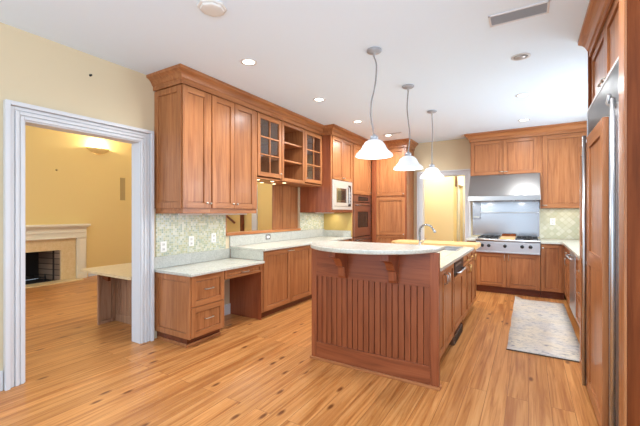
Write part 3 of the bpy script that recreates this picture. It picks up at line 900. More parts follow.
# trash compactor / dishwasher with wood panel
m = thing('dishwasher', 'wood-panelled dishwasher with a black control strip in the island side', 'dishwasher', (-0.662, 3.98, 0))
mb = MB(); shaker(mb, (0.0, -0.265, 0.14), Y3, X3, 0.53, 0.555, st=0.05, V_=WV, H_=WY); mb.build('door', m)
mb = MB(); mb.box(0.0, 0.024, -0.265, 0.265, 0.705, 0.86, BLACK, 0.003)
for i in range(5): mb.box(0.0242, 0.027, -0.22 + i * 0.07, -0.18 + i * 0.07, 0.80, 0.82, NICKEL)
mb.build('control_panel', m)
k = MB(); k.tube([(0.025, -0.2, 0.735), (0.055, -0.19, 0.735), (0.055, 0.19, 0.735), (0.025, 0.2, 0.735)], 0.009, STEEL, 8); k.build('handle', m)
mb = MB(); mb.box(-0.05, 0.018, -0.26, 0.26, 0.004, 0.097, STEELD, 0.003)
for i in range(5): mb.box(0.0182, 0.022, -0.24, 0.24, 0.012 + i * 0.016, 0.019 + i * 0.016, BLACK)
mb.build('toe_grille', m)

# counter with a hole for the sink
SX0, SX1, SY0, SY1 = -1.18, -0.74, 4.36, 4.86
t = thing('island_countertop', 'pale granite counter around the island sink', 'countertop', (cx, cy, 0.869))
mb = MB(); z0, z1 = 0.0, 0.031
x0, x1, y0, y1 = -1.765, -0.612, 2.962, 4.948
mb.box(L_(x0), L_(SX0), K_(y0), K_(y1), z0, z1, GRAN, 0.004); mb.box(L_(SX1), L_(x1), K_(y0), K_(y1), z0, z1, GRAN, 0.004)
mb.box(L_(SX0), L_(SX1), K_(y0), K_(SY0), z0, z1, GRAN); mb.box(L_(SX0), L_(SX1), K_(SY1), K_(y1), z0, z1, GRAN)
mb.build('slab', t)
s_ = thing('sink', 'stainless double sink set into the island counter', 'sink', ((SX0 + SX1) / 2, (SY0 + SY1) / 2, 0.90))
mb = MB(); hx, hy = (SX1 - SX0) / 2 - 0.002, (SY1 - SY0) / 2 - 0.002
for y0, y1 in ((-hy, -0.012), (0.012, hy)):
    mb.box(-hx, hx, y0, y1, -0.031, -0.028, STEELD)
mb.box(-hx, -hx + 0.01, -hy, hy, -0.028, -0.001, STEEL); mb.box(hx - 0.01, hx, -hy, hy, -0.028, -0.001, STEEL)
mb.box(-hx, hx, -hy, -hy + 0.01, -0.028, -0.001, STEEL); mb.box(-hx, hx, hy - 0.01, hy, -0.028, -0.001, STEEL); mb.box(-hx, hx, -0.012, 0.012, -0.028, -0.002, STEEL)
mb.build('basin', s_)
mb = MB(); shaker(mb, (-hx - 0.02, -hy - 0.02, 0.0), X3, Y3, 0, 0) if False else None
for a0 in ((-hx - 0.018, -hx + 0.004, -hy - 0.018, hy + 0.018), (hx - 0.004, hx + 0.018, -hy - 0.018, hy + 0.018), (-hx, hx, -hy - 0.018, -hy + 0.004), (-hx, hx, hy - 0.004, hy + 0.018)):
    mb.box(*a0, 0.0008, 0.005, STEEL, 0.0015)
mb.build('rim', s_)
fa = thing('faucet', 'chrome gooseneck faucet at the island sink', 'faucet', (-1.235, 4.62, 0.9005))
mb = MB(); mb.lathe([(0.032, 0.0), (0.030, 0.012), (0.018, 0.03), (0.016, 0.07), (0.013, 0.075)], (0, 0, 0), NICKEL, 18); mb.build('base', fa)
mb = MB()
P = [(0, 0, 0.07), (0, 0, 0.21)] + [(0.09 - 0.09 * math.cos(q), -0.02 * q / PI, 0.21 + 0.085 * math.sin(q)) for q in [PI * i / 12 for i in range(1, 10)]] + [(0.195, -0.02, 0.215)]
mb.tube(P, 0.0125, CHROME, 10); mb.build('spout', fa)
mb = MB(); mb.tube([(0.19, -0.02, 0.226), (0.202, -0.02, 0.195)], [0.015, 0.017], PEWTER, 10); mb.build('spray_head', fa)
mb = MB(); mb.tube([(0.012, 0, 0.055), (0.05, -0.01, 0.075), (0.085, -0.015, 0.12)], [0.007, 0.006, 0.005], NICKEL, 8); mb.build('lever', fa)

# raised bar top, curved front edge
def arc_pts():
    # front edge through measured points
    c = (-1.17, 2.905); r = 0.578
    out = [(c[0] - r * math.cos(q), c[1] - r * math.sin(q)) for q in [PI * i / 48 for i in range(49)]]
    return out + [(c[0] + r, 3.0), (c[0] - r, 3.0)]
bt = MB(); pts = [(x - cx, y - 2.6) for x, y in arc_pts()]
bt.prism(pts, lambda p, q, a_: (p, q, a_), 0.0, 0.033, GRAN)
es = [e for e in bt.bm.edges if abs(e.verts[0].co.z - e.verts[1].co.z) < 1e-6]
bmesh.ops.bevel(bt.bm, geom=es, offset=0.009, segments=3, affect='EDGES', profile=0.5)
o = bt.build('bar_top', None, (cx, 2.6, 1.0455))
tag(o, 'raised pale granite bar top with a bowed front edge on the island', 'countertop')
# butcher block
bb = MB()
P = [(-1.62, 4.952), (-1.72, 4.975), (-1.775, 5.04), (-1.79, 5.15), (-1.775, 5.40), (-1.72, 5.47), (-0.60, 5.47), (-0.585, 5.45), (-0.585, 4.97), (-0.60, 4.952)]
bb.prism([(x - cx, y - 5.2) for x, y in P], lambda p, q, a_: (p, q, a_), 0.0, 0.058, BUTCHER)
es = [e for e in bb.bm.edges if abs(e.verts[0].co.z - e.verts[1].co.z) < 1e-6]
bmesh.ops.bevel(bb.bm, geom=es, offset=0.006, segments=2, affect='EDGES')
tag(bb.build('butcher_block', None, (cx, 5.2, 0.869)), 'honey-coloured butcher block slab on the range end of the island', 'countertop')

# ------------------------------------------------------------------ back wall run
HY = 6.941
HD = YB - HY - 0.001
t = thing('hanging_cabinet', 'short two-door cherry cabinet above the range hood', 'cabinet', (-0.92, HY, 2.03), 0, 'cherry hanging cabinets')
carcass(t, 1.091, HD, 0, 0.765)
front(t, 'door', 0.012, 0.535, 0.006, 0.615, [(0.505, 0.05, 'smallbar')])
front(t, 'door', 0.540, 1.060, 0.006, 0.615, [(0.570, 0.05, 'smallbar')])
t = thing('hanging_cabinet', 'tall one-door cherry hanging cabinet between the hood and the refrigerator', 'cabinet', (0.172, HY, 1.43), 0, 'cherry hanging cabinets')
carcass(t, XR - 0.172 - 0.001, HD, 0, 1.365)
front(t, 'door', 0.030, 0.640, 0.006, 1.215, [(0.06, 0.05, 'smallbar')], st=0.07)
mb = MB(); mb.box(0.645, 0.94, -0.021, -0.001, 0.0, 1.222, WV, 0.002); mb.build('filler_strip', t)
lamp('strip_lamp', 'AREA', t, (0.35, 0.15, -0.01), POW_UNDER, size=0.5, sizey=0.04)
mb = MB(); mb.sweep([(-0.921, YB - 0.001), (-0.921, 6.919), (XR - 0.002, 6.919)], PROF, WH)
tag(mb.build('crown_molding'), 'cherry crown molding above the range hood cabinets', 'molding')

h = thing('range_hood', 'wide stainless steel range hood over the cooktop', 'range hood', (-0.92, YB, 1.565))
mb = MB()
P = [(-0.002, 0.0), (-0.002, 0.463), (-0.33, 0.463), (-0.62, 0.085), (-0.635, 0.075), (-0.635, 0.0)]
mb.prism(P, lambda p, z, a_: (a_, p, z), 0.002, 1.083, STEELH); mb.build('canopy', h)
mb = MB(); mb.box(-0.003, 1.088, -0.645, -0.6355, -0.004, 0.078, STEELH, 0.003); mb.build('front_lip', h)
mb = MB()
for i in range(3): mb.box(0.06 + i * 0.33, 0.36 + i * 0.33, -0.58, -0.12, -0.006, -0.001, STEELD, 0.002)
mb.build('filter', h)
lamp('hood_lamp', 'AREA', h, (0.27, -0.35, -0.02), 0.6, (1, 0.95, 0.88), 0.08)
lamp('hood_lamp', 'AREA', h, (0.81, -0.35, -0.02), 0.6, (1, 0.95, 0.88), 0.08)

b = thing('steel_backsplash', 'stainless steel backsplash with a warming shelf behind the cooktop', 'backsplash', (-0.92, YB, 0.93))
mb = MB(); mb.box(0.0, 1.085, -0.012, -0.001, 0.0, 0.63, STEELB, 0.002); mb.build('sheet', b)
mb = MB(); mb.box(0.0, 0.14, -0.05, -0.0125, 0.30, 0.62, STEELD, 0.003); mb.box(0.02, 0.12, -0.052, -0.0505, 0.33, 0.36, NICKEL); mb.build('side_box', b)
mb = MB(); mb.box(0.15, 1.07, -0.16, -0.0125, 0.425, 0.437, STEEL, 0.003); mb.build('shelf', b)

# base run on the back wall
BY = 6.521
BDB = YB - BY - 0.001
t = thing('base_cabinet', 'cherry two-door base cabinet beneath the rangetop', 'cabinet', (-0.775, BY, 0), 0)
carcass(t, 0.937, BDB, 0, 0.685, 0.115)
front(t, 'door', 0.006, 0.462, 0.122, 0.680, [(0.435, 0.61, 'vbar')])
front(t, 'door', 0.468, 0.931, 0.122, 0.680, [(0.495, 0.61, 'vbar')])
t = thing('base_cabinet', 'slim cherry base cabinet between the rangetop and the hall doorway', 'cabinet', (-0.925, BY, 0), 0)
carcass(t, 0.147, BDB, 0, 0.868, 0.115)
front(t, 'door', 0.006, 0.141, 0.122, 0.860, st=0.04)
t = thing('base_cabinet', 'cherry one-door corner base cabinet right of the rangetop', 'cabinet', (0.165, BY, 0), 0)
carcass(t, 0.31, BDB, 0, 0.868, 0.115)
front(t, 'door', 0.006, 0.285, 0.122, 0.855, [(0.03, 0.80, 'knob')], st=0.05)

r = thing('rangetop', 'stainless rangetop with five black knobs under the hood', 'rangetop', (-0.772, 6.46, 0.69))
RW = 0.932
mb = MB(); mb.box(0.0, RW, 0.03, 0.72, 0.0005, 0.215, STEEL, 0.004); mb.build('body', r)
mb = MB(); mb.box(0.0, RW, 0.0, 0.029, 0.004, 0.180, STEEL, 0.004); mb.box(0.0, RW, -0.012, 0.005, -0.002, 0.022, STEEL, 0.004); cp = mb.build('control_panel', r)
mb = MB(); mb.tube([(0.002, 0.015, 0.205), (RW - 0.002, 0.015, 0.205)], 0.022, STEEL, 14); mb.build('bullnose', r)
for u in (0.10, 0.20, 0.44, 0.685, 0.80):
    k = MB(); k.lathe([(0.028, 0.0), (0.028, -0.004), (0.024, -0.006), (0.022, -0.034), (0.018, -0.038), (0.0, -0.039)], (u, -0.0005, 0.115), BLACK, 18, 'y')
    k.box(u - 0.003, u + 0.003, -0.046, -0.036, 0.095, 0.135, BLACK, 0.001); k.build('knob', r)
for gx, gw in ((0.03, 0.30), (0.60, 0.30)):
    g = MB()
    for i in range(5): g.box(gx + gw * i / 4 - 0.005, gx + gw * i / 4 + 0.005, 0.07, 0.62, 0.236, 0.252, GRATE, 0.002)
    for j in range(5): g.box(gx, gx + gw, 0.07 + 0.55 * j / 4 - 0.005, 0.07 + 0.55 * j / 4 + 0.005, 0.2365, 0.2515, GRATE, 0.002)
    for i in (0, 1):
        for j in (0, 1): g.box(gx + gw * i - 0.006, gx + gw * i + 0.006, 0.07 + 0.55 * j - 0.006, 0.07 + 0.55 * j + 0.006, 0.2155, 0.2365, GRATE)
    g.build('grate', r)
    for j in (0.21, 0.49):
        g = MB(); g.lathe([(0.05, 0.2155), (0.05, 0.222), (0.036, 0.228), (0.0, 0.230)], (gx + gw / 2, j, 0), BLACK, 18); g.build('burner', r)
g = MB(); g.box(0.37, 0.57, 0.06, 0.63, 0.2155, 0.222, STEELD, 0.002); g.build('griddle', r)
c = thing('griddle_cover', 'wooden griddle cover board in the middle of the rangetop', 'board', (-0.302, 6.80, 0.914))
mb = MB(); mb.box(-0.11, 0.11, -0.29, 0.28, 0.0, 0.022, BUTCHER, 0.004); mb.build('board', c)
mb = MB(); mb.box(-0.11, 0.11, 0.283, 0.303, 0.0, 0.06, DV, 0.004); mb.build('back_rail', c)

t = thing('countertop', 'small pale granite counter left of the rangetop', 'countertop', (-0.94, 6.475, 0.8695))
mb = MB(); mb.box(0.0, 0.166, 0.0, 0.773, 0, 0.031, GRAN, 0.005); mb.build('slab', t)
t = thing('countertop', 'pale granite corner counter between the rangetop and the refrigerator', 'countertop', (0.163, 6.475, 0.8695))
mb = MB()
mb.prism([(0.0005, 0), (0.0005, 0.773), (XR - 0.165, 0.773), (XR - 0.165, -2.775), (0.287, -2.775), (0.287, -0.03), (0.257, 0.0)], lambda p, q, a_: (p, q, a_), 0.0, 0.031, GRAN)
mb.build('slab', t)
outlet('wall_outlet', 'white outlet on the sage diamond tile', (0.36, YB - 0.0105, 1.20), 0)

# right hand run (faces -X): rotation -90, local x runs towards the camera
RX = 0.491
RD_ = XR - RX - 0.001
t = thing('base_cabinet', 'cherry base cabinet in the corner beside the steel dishwasher', 'cabinet', (RX, 6.50, 0), -R90)
carcass(t, 0.90, RD_, 0, 0.868, 0.105)
front(t, 'drawer', 0.05, 0.894, 0.72, 0.858, [(0.5, 0.79, 'bar')]); front(t, 'door', 0.05, 0.470, 0.112, 0.712, [(0.44, 0.66, 'vbar')]); front(t, 'door', 0.474, 0.894, 0.112, 0.712, [(0.50, 0.66, 'vbar')])
d = thing('dishwasher', 'stainless steel dishwasher beyond the refrigerator', 'dishwasher', (RX, 5.598, 0), -R90)
mb = MB(); mb.box(0.002, 0.598, 0.0, 0.55, 0.105, 0.866, STEELD); mb.box(0.01, 0.59, 0.06, 0.5, 0, 0.1045, BLACK); mb.build('tub', d)
mb = MB(); mb.box(0.003, 0.597, -0.028, -0.001, 0.12, 0.862, STEEL, 0.005); dd = mb.build('door', d)
k = MB(); k.tube([(0.05, -0.028, 0.80), (0.05, -0.065, 0.80), (0.07, -0.072, 0.80), (0.53, -0.072, 0.80), (0.55, -0.065, 0.80), (0.55, -0.028, 0.80)], 0.011, STEEL, 10); k.build('handle', dd)
t = thing('base_cabinet', 'cherry drawer base cabinet between the steel dishwasher and the refrigerator', 'cabinet', (RX, 4.996, 0), -R90)
carcass(t, 1.29, RD_, 0, 0.868, 0.105)
for i, (z0, z1) in enumerate(((0.112, 0.40), (0.406, 0.65), (0.656, 0.858))): front(t, 'drawer', 0.006, 1.28, z0, z1, [(0.58, (z0 + z1) / 2, 'bar')])

# refrigerator
FX = 0.42
rf = thing('refrigerator', 'large built-in refrigerator with two cherry door panels and steel trim', 'refrigerator', (FX, 3.65, 0), -R90)
FWd = 3.65 - 2.425
mb = MB(); mb.box(0.0, FWd, 0.03, XR - FX - 0.001, 0.06, 2.205, STEELD); mb.box(0.02, FWd - 0.02, 0.06, 0.6, 0, 0.0595, BLACK); mb.build('body', rf)
gz0, gz1 = 1.965, 2.205
mb = MB()
mb.box(0.0, FWd - 0.015, 0.0, 0.03, gz1 - 0.016, gz1, WHITE, 0.002); mb.box(0.0, 0.014, 0.0, 0.03, gz0, gz1 - 0.0165, STEEL); mb.box(FWd - 0.03, FWd - 0.015, 0.0, 0.03, gz0, gz1 - 0.0165, STEEL)
nsl = 22
for i in range(nsl):
    z = gz0 + 0.004 + i * (gz1 - 0.022 - gz0) / nsl
    mb.hexa([(0.015, 0.004, z), (FWd - 0.031, 0.004, z), (FWd - 0.031, 0.026, z + 0.006), (0.015, 0.026, z + 0.006),
             (0.015, 0.004, z + 0.003), (FWd - 0.031, 0.004, z + 0.003), (FWd - 0.031, 0.026, z + 0.009), (0.015, 0.026, z + 0.009)], STEEL)
mb.build('grille', rf)
def fdoor(x0, x1, hx, label=None):
    mb = MB(); z0, z1 = 0.045, 1.915
    mb.box(x0, x1, -0.020, 0.029, z0, z1, STEELD, 0.003)
    d = mb.build('door', rf)
    mb = MB(); st = 0.075; w = x1 - x0 - 0.012
    O = (x0 + 0.006, -0.0205, z0 + 0.004); hh = z1 - z0 - 0.008
    shaker(mb, O, X3, -Y3, w, hh, st=st, t=0.030, rec=0.014, rail=0.09)
    mb.obox(O, X3, Z3, -Y3, st, w - st, 0.93, 1.03, 0, 0.030, WH, 0.002)
    mb.build('wood_panel', d)
    if hx is None: return d
    k = MB(); k.tube([(hx, -0.064, z0 + 0.02), (hx, -0.064, z1 + 0.01)], 0.013, STEEL, 12)
    for z in (z0 + 0.05, (z0 + z1) / 2, z1 - 0.03): k.box(hx - 0.008, hx + 0.008, -0.064, -0.021, z - 0.012, z + 0.012, STEEL)
    k.build('handle', d)
fdoor(0.004, 0.432, 0.412)
fdoor(0.446, 1.062, None)
mb = MB(); mb.box(1.072, 1.12, 0.004, 0.029, 0.045, 1.96, STEELD, 0.002); mb.tube([(1.147, -0.018, 0.05), (1.147, -0.018, 1.99)], 0.012, STEEL, 12); mb.box(1.125, 1.197, 0.0, 0.029, 0.045, 1.96, STEEL, 0.003); mb.box(1.20, FWd - 0.001, 0.0, 0.029, 0.045, 2.2, STEELD); mb.build('steel_trim', rf)
mb = MB(); mb.tube([(1.09, 0.0, 1.95), (1.075, -0.03, 1.985), (1.11, -0.025, 2.02)], 0.010, STEEL, 8); mb.build('hinge', rf)

GX = 0.471
t = thing('fridge_cabinet', 'two-door cherry cabinet above the built-in refrigerator', 'cabinet', (GX, 3.65, 2.212), -R90)
carcass(t, FWd, XR - GX - 0.001, 0, 0.583)
for x0, x1, kx in ((0.006, 0.605, 0.56), (0.611, FWd - 0.008, 0.66)):
    mb = MB(); shaker(mb, (x0, -0.001, 0.008), X3, -Y3, x1 - x0, 0.427, st=0.06); d = mb.build('door', t)
    bar(d, kx, 0.035, L=0.075, r=0.006)
mb = MB(); mb.sweep([(0.449, 3.65), (0.449, 2.427)], PROF, WY)
tag(mb.build('crown_molding'), 'cherry crown molding above the refrigerator cabinet', 'molding')
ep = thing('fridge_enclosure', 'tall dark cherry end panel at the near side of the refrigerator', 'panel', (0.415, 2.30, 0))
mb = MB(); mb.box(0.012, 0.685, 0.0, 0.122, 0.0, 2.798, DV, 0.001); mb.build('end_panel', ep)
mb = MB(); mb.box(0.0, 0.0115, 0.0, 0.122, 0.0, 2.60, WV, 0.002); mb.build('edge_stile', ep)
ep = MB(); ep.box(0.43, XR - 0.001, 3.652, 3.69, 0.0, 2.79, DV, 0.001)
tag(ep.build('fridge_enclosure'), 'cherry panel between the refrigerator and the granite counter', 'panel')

# ------------------------------------------------------------------ rug
rg = thing('runner_rug', 'cream and grey distressed runner rug in front of the range', 'rug', (0.13, 5.08, 0.0))
mb = MB(); nx, ny = 6, 24; vs = {}
x0, x1, y0, y1 = -0.315, 0.315, -1.185, 1.185
k = mb.mi(RUG)
for i in range(nx + 1):
    for j in range(ny + 1):
        x = x0 + (x1 - x0) * i / nx; y = y0 + (y1 - y0) * j / ny
        if i == 0: x += 0.003 * math.sin(j * 0.9)
        if j == 0: y += 0.006 * math.sin(i * 1.7)
        z = 0.010 + 0.002 * math.sin(i * 2.1 + j * 1.3)
        if i == 0 and j == ny: z += 0.035; y += 0.03
        vs[i, j] = mb.bm.verts.new((x, y, z))
for i in range(nx):
    for j in range(ny):
        fc = mb.bm.faces.new([vs[i, j], vs[i + 1, j], vs[i + 1, j + 1], vs[i, j + 1]]); fc.material_index = k; fc.smooth = True
g = bmesh.ops.extrude_face_region(mb.bm, geom=mb.bm.faces[:])
for v in [e for e in g['geom'] if isinstance(e, bmesh.types.BMVert)]:
    v.co.z -= 0.008
bmesh.ops.recalc_face_normals(mb.bm, faces=mb.bm.faces[:])
mb.build('pile', rg)
mb = MB(); mb.box(x0 - 0.004, x1 + 0.004, y0 - 0.012, y0 - 0.004, 0.001, 0.011, RUGEDGE, 0.002); mb.build('binding', rg)

# ------------------------------------------------------------------ ceiling things
def pendant(x, y, pts, label):
    p = thing('pendant_light', label, 'lamp', (x, y, HC), 0, 'pendant lights over the island')
    zb = 1.852 - HC
    mb = MB(); mb.lathe([(0.066, -0.001), (0.066, -0.012), (0.056, -0.02), (0.03, -0.028), (0.012, -0.034), (0.010, -0.06), (0.0, -0.062)], (0, 0, 0), PEWTER, 24); mb.build('canopy', p)
    mb = MB(); P = [(a * 0.857 * 1.0, a * 0.515, z) for a, z in pts]
    # smooth
    Q = []
    for i in range(len(P) - 1):
        p0, p1, p2, p3 = [Vector(P[max(0, min(len(P) - 1, q))]) for q in (i - 1, i, i + 1, i + 2)]
        for k_ in range(5):
            q = k_ / 5
            Q.append(0.5 * ((2 * p1) + (p2 - p0) * q + (2 * p0 - 5 * p1 + 4 * p2 - p3) * q * q + (3 * p1 - p0 - 3 * p2 + p3) * q ** 3))
    Q.append(Vector(P[-1]))
    mb.tube(Q, 0.0065, CORDG, 8); mb.build('cord', p)
    e = P[-1]
    mb = MB(); mb.lathe([(0.008, zb + 0.200), (0.016, zb + 0.190), (0.034, zb + 0.180), (0.036, zb + 0.150), (0.030, zb + 0.145)], (0, 0, 0), PEWTER, 20); mb.build('socket_cap', p)
    mb = MB()
    prof = [(0.034, 0.148), (0.056, 0.143), (0.080, 0.126), (0.098, 0.102), (0.110, 0.076), (0.124, 0.054), (0.144, 0.036), (0.160, 0.022), (0.167, 0.008), (0.165, 0.0),
            (0.159, 0.004), (0.150, 0.018), (0.136, 0.030), (0.116, 0.048), (0.102, 0.072), (0.090, 0.098), (0.073, 0.120), (0.052, 0.135), (0.034, 0.140)]
    mb.lathe([(r_, zb + z_) for r_, z_ in prof], (0, 0, 0), SHADE, 40); mb.build('shade', p)
    mb = MB(); mb.lathe([(0.0, zb + 0.045), (0.020, zb + 0.055), (0.028, zb + 0.078), (0.020, zb + 0.105), (0.013, zb + 0.125), (0.013, zb + 0.139)], (0, 0, 0), LAMPG, 16); mb.build('bulb', p)
    lamp('pendant_lamp', 'POINT', p, (0, 0, zb - 0.02), POW_PEND, (0.96, 0.98, 0.98), 0.06)
T = 1.852 - HC + 0.197
pendant(-1.178, 2.895, [(0, -0.06), (0.02, -0.13), (0.0165, -0.25), (0.0, -0.36), (-0.025, -0.47), (-0.028, -0.60), (-0.012, -0.69), (0.0, T)], 'white glass pendant nearest the camera, over the bar top')
pendant(-1.178, 3.915, [(0, -0.06), (-0.012, -0.24), (0.0, -0.38), (0.018, -0.56), (0.012, -0.66), (0.0, T)], 'white glass pendant in the middle of the three over the island')
pendant(-1.178, 5.055, [(0, -0.06), (0.008, -0.3), (0.0, -0.5), (0.0, T)], 'white glass pendant nearest the hall doorway')


def can(x, y, label, on=True, r=0.058, k=1.0):
    p = thing('recessed_light', label, 'light', (x, y, HC), 0, 'recessed ceiling lights')
    mb = MB(); mb.lathe([(r + 0.022, -0.0005), (r + 0.022, -0.004), (r, -0.007), (r - 0.002, -0.001)], (0, 0, 0), WHITE, 28); mb.build('trim_ring', p)
    mb = MB(); mb.lathe([(r - 0.002, -0.002), (0.0, -0.003)], (0, 0, 0), LAMPG if on else UNLIT, 28); mb.build('lens', p)
    if on: lamp('can_lamp', 'SPOT', p, (0, 0, -0.03), POW_CAN * k, (0.96, 0.97, 0.98), 0.06, spot=3.0)
    return p
can(-2.30, 2.50, 'lit recessed light beside the tall hanging cabinets, nearest the doorway')
can(-2.29, 3.79, 'lit recessed light beside the glass-door cabinets')
can(-2.32, 5.02, 'lit recessed light beside the microwave cabinet', k=1.4)
can(-2.24, 6.20, 'lit recessed light in front of the pantry crown', k=1.7)
can(-0.06, 4.94, 'lit recessed light between the ceiling vent and the hood')
can(-0.06, 6.27, 'lit recessed light closest to the range hood crown', k=0.5)
q = can(-0.06, 3.715, 'unlit tilted grey recessed light near the ceiling vent', on=False)
mb = MB(); mb.lathe([(0.050, -0.003), (0.046, -0.016), (0.020, -0.024), (0.0, -0.025)], (-0.012, -0.008, 0), UNLIT, 20); mb.build('eyeball', q)
# lamps of the same grid above and behind the camera
can(-0.06, 2.30, 'lit recessed light above the near end of the aisle')


def ceiling_vent(x0, x1, y0, y1, label, m, lie=0):
    v = thing('ceiling_vent', label, 'vent', ((x0 + x1) / 2, (y0 + y1) / 2, HC), 0)
    a, b = (x1 - x0) / 2, (y1 - y0) / 2
    mb = MB(); k = 0.014
    mb.box(-a, a, -b, -b + k, -0.008, -0.0005, WHITE, 0.002); mb.box(-a, a, b - k, b, -0.008, -0.0005, WHITE, 0.002)
    mb.box(-a, -a + k, -b, b, -0.008, -0.0005, WHITE, 0.002); mb.box(a - k, a, -b, b, -0.008, -0.0005, WHITE, 0.002)
    mb.build('frame', v)
    mb = MB(); mb.box(-a + k, a - k, -b + k, b - k, -0.002, -0.0006, m)
    n = max(3, int((2 * b - 2 * k) / 0.012))
    for i in range(n):
        y = -b + k + 0.003 + i * (2 * b - 2 * k - 0.006) / n
        mb.box(-a + k, a - k, y, y + 0.004, -0.007, -0.0022, m)
    mb.build('louver', v)
ceiling_vent(-0.256, 0.126, 2.83, 2.995, 'grey louvred ceiling vent above the aisle', VENTG)
ceiling_vent(-2.30, -1.95, 6.05, 6.14, 'slim grey ceiling vent in front of the pantry crown', VENTG)
sd = thing('smoke_detector', 'off-white ceiling detector at the top edge, near the doorway side', 'detector', (-1.905, 1.70, HC))
mb = MB(); mb.lathe([(0.10, -0.0005), (0.10, -0.012), (0.094, -0.016)], (0, 0, 0), OFFW, 8, smooth=False); mb.build('base', sd)
mb = MB(); mb.lathe([(0.085, -0.0165), (0.080, -0.028), (0.060, -0.032), (0.0, -0.033)], (0, 0, 0), OFFW, 8, smooth=False); mb.build('cover', sd)

mb = MB(); mb.lathe([(0.011, 0.0005), (0.011, 0.004), (0.006, 0.006), (0.005, 0.02), (0.008, 0.022), (0.0, 0.026)], (0, 0, 0), GRATE, 12, 'x')
tag(mb.build('wall_hook', None, (XL, 1.64, 2.61)), 'small dark hook on the beige wall above the doorway', 'hook')

# ------------------------------------------------------------------ living room things
fp = thing('fireplace', 'cream mantel fireplace with marble surround on the yellow wall', 'fireplace', (-8.0, 2.76, 0))
mb = MB()     # mantel
mb.box(0.001, 0.16, -0.99, 0.99, 1.085, 1.125, MANTELP, 0.006); mb.box(0.001, 0.12, -0.97, 0.97, 1.055, 1.0845, MANTELP, 0.006); mb.build('mantel_shelf', fp)
mb = MB(); mb.box(0.001, 0.07, -0.95, 0.95, 0.84, 1.0545, MANTELP, 0.004); mb.box(0.0705, 0.085, -0.93, 0.93, 0.945, 0.985, MANTELP, 0.004); mb.box(0.0705, 0.095, -0.94, 0.94, 0.84, 0.862, MANTELP, 0.004); mb.build('frieze', fp)
for s_ in (-1, 1):
    mb = MB(); mb.box(0.001, 0.075, s_ * 0.77, s_ * 0.945, 0.0, 0.8395, MANTELP, 0.004); mb.box(0.0755, 0.09, s_ * 0.80, s_ * 0.915, 0.14, 0.80, MANTELP, 0.004); mb.box(0.0755, 0.10, s_ * 0.765, s_ * 0.95, 0.001, 0.12, MANTELP, 0.004); mb.build('pilaster', fp)
mb = MB(); mb.box(0.001, 0.03, -0.768, -0.501, 0.021, 0.8395, MARBLE); mb.box(0.001, 0.03, 0.501, 0.768, 0.021, 0.8395, MARBLE); mb.box(0.001, 0.03, -0.5, 0.5, 0.615, 0.8395, MARBLE); mb.build('marble_surround', fp)
mb = MB(); mb.box(0.001, 0.32, -0.78, 0.78, 0.001, 0.02, MARBLE, 0.003); mb.build('hearth', fp)
mb = MB()
mb.box(-0.55, -0.53, -0.35, 0.35, 0.02, 0.62, SOOT); mb.hexa([(-0.53, -0.36, 0.02), (0.0, -0.50, 0.02), (0.0, -0.48, 0.02), (-0.53, -0.34, 0.02), (-0.53, -0.36, 0.61), (0.0, -0.50, 0.61), (0.0, -0.48, 0.61), (-0.53, -0.34, 0.61)], BRICKF)
mb.hexa([(-0.53, 0.34, 0.02), (0.0, 0.475, 0.02), (0.0, 0.495, 0.02), (-0.53, 0.36, 0.02), (-0.53, 0.34, 0.61), (0.0, 0.475, 0.61), (0.0, 0.495, 0.61), (-0.53, 0.36, 0.61)], BRICKF)
mb.box(-0.53, -0.002, -0.495, 0.495, 0.0, 0.018, SOOT); mb.box(-0.55, -0.15, -0.495, 0.495, 0.62, 0.64, SOOT); mb.build('firebox', fp)
mb = MB()
for q in (-0.22, -0.07, 0.08, 0.23): mb.tube([(-0.08, q, 0.10), (-0.42, q, 0.10)], 0.010, SOOT, 6)
for q in (-0.28, 0.28): mb.tube([(-0.08, q, 0.02), (-0.08, q, 0.16)], 0.012, SOOT, 6)
mb.tube([(-0.08, -0.29, 0.10), (-0.08, 0.29, 0.10)], 0.010, SOOT, 6); mb.tube([(-0.42, -0.29, 0.10), (-0.42, 0.29, 0.10)], 0.010, SOOT, 6)
for q in (-0.29, 0.29): mb.tube([(-0.42, q, 0.02), (-0.42, q, 0.10)], 0.010, SOOT, 6)
mb.build('log_grate', fp)

sc = thing('wall_sconce', 'lit half-bowl uplight sconce high on the yellow wall', 'lamp', (-8.0, 3.96, 2.62))
mb = MB(); k = mb.mi(SCON); rings = []; n = 14
for rr, z in ((0.03, 0.0), (0.12, 0.03), (0.20, 0.075), (0.235, 0.12), (0.225, 0.12), (0.19, 0.08), (0.11, 0.04)):
    rings.append([mb.bm.verts.new((0.001 + rr * 0.75 * math.sin(PI * j / n), -rr * math.cos(PI * j / n), z)) for j in range(n + 1)])
fs = []
for A, B in zip(rings, rings[1:]):
    for j in range(n): fs.append(mb.bm.faces.new([A[j], A[j + 1], B[j + 1], B[j]]))
fs.append(mb.bm.faces.new(rings[0]))
for f_ in fs: f_.material_index = k; f_.smooth = True
bmesh.ops.recalc_face_normals(mb.bm, faces=fs)
mb.build('bowl', sc)
mb = MB(); mb.lathe([(0.0, 0.05), (0.02, 0.055), (0.03, 0.08), (0.02, 0.105), (0.0, 0.11)], (0.07, 0, 0), LAMPG, 14); mb.build('bulb', sc)
lamp('sconce_lamp', 'POINT', sc, (0.08, 0, 0.16), POW_SCONCE, (1, 0.90, 0.70), 0.03)

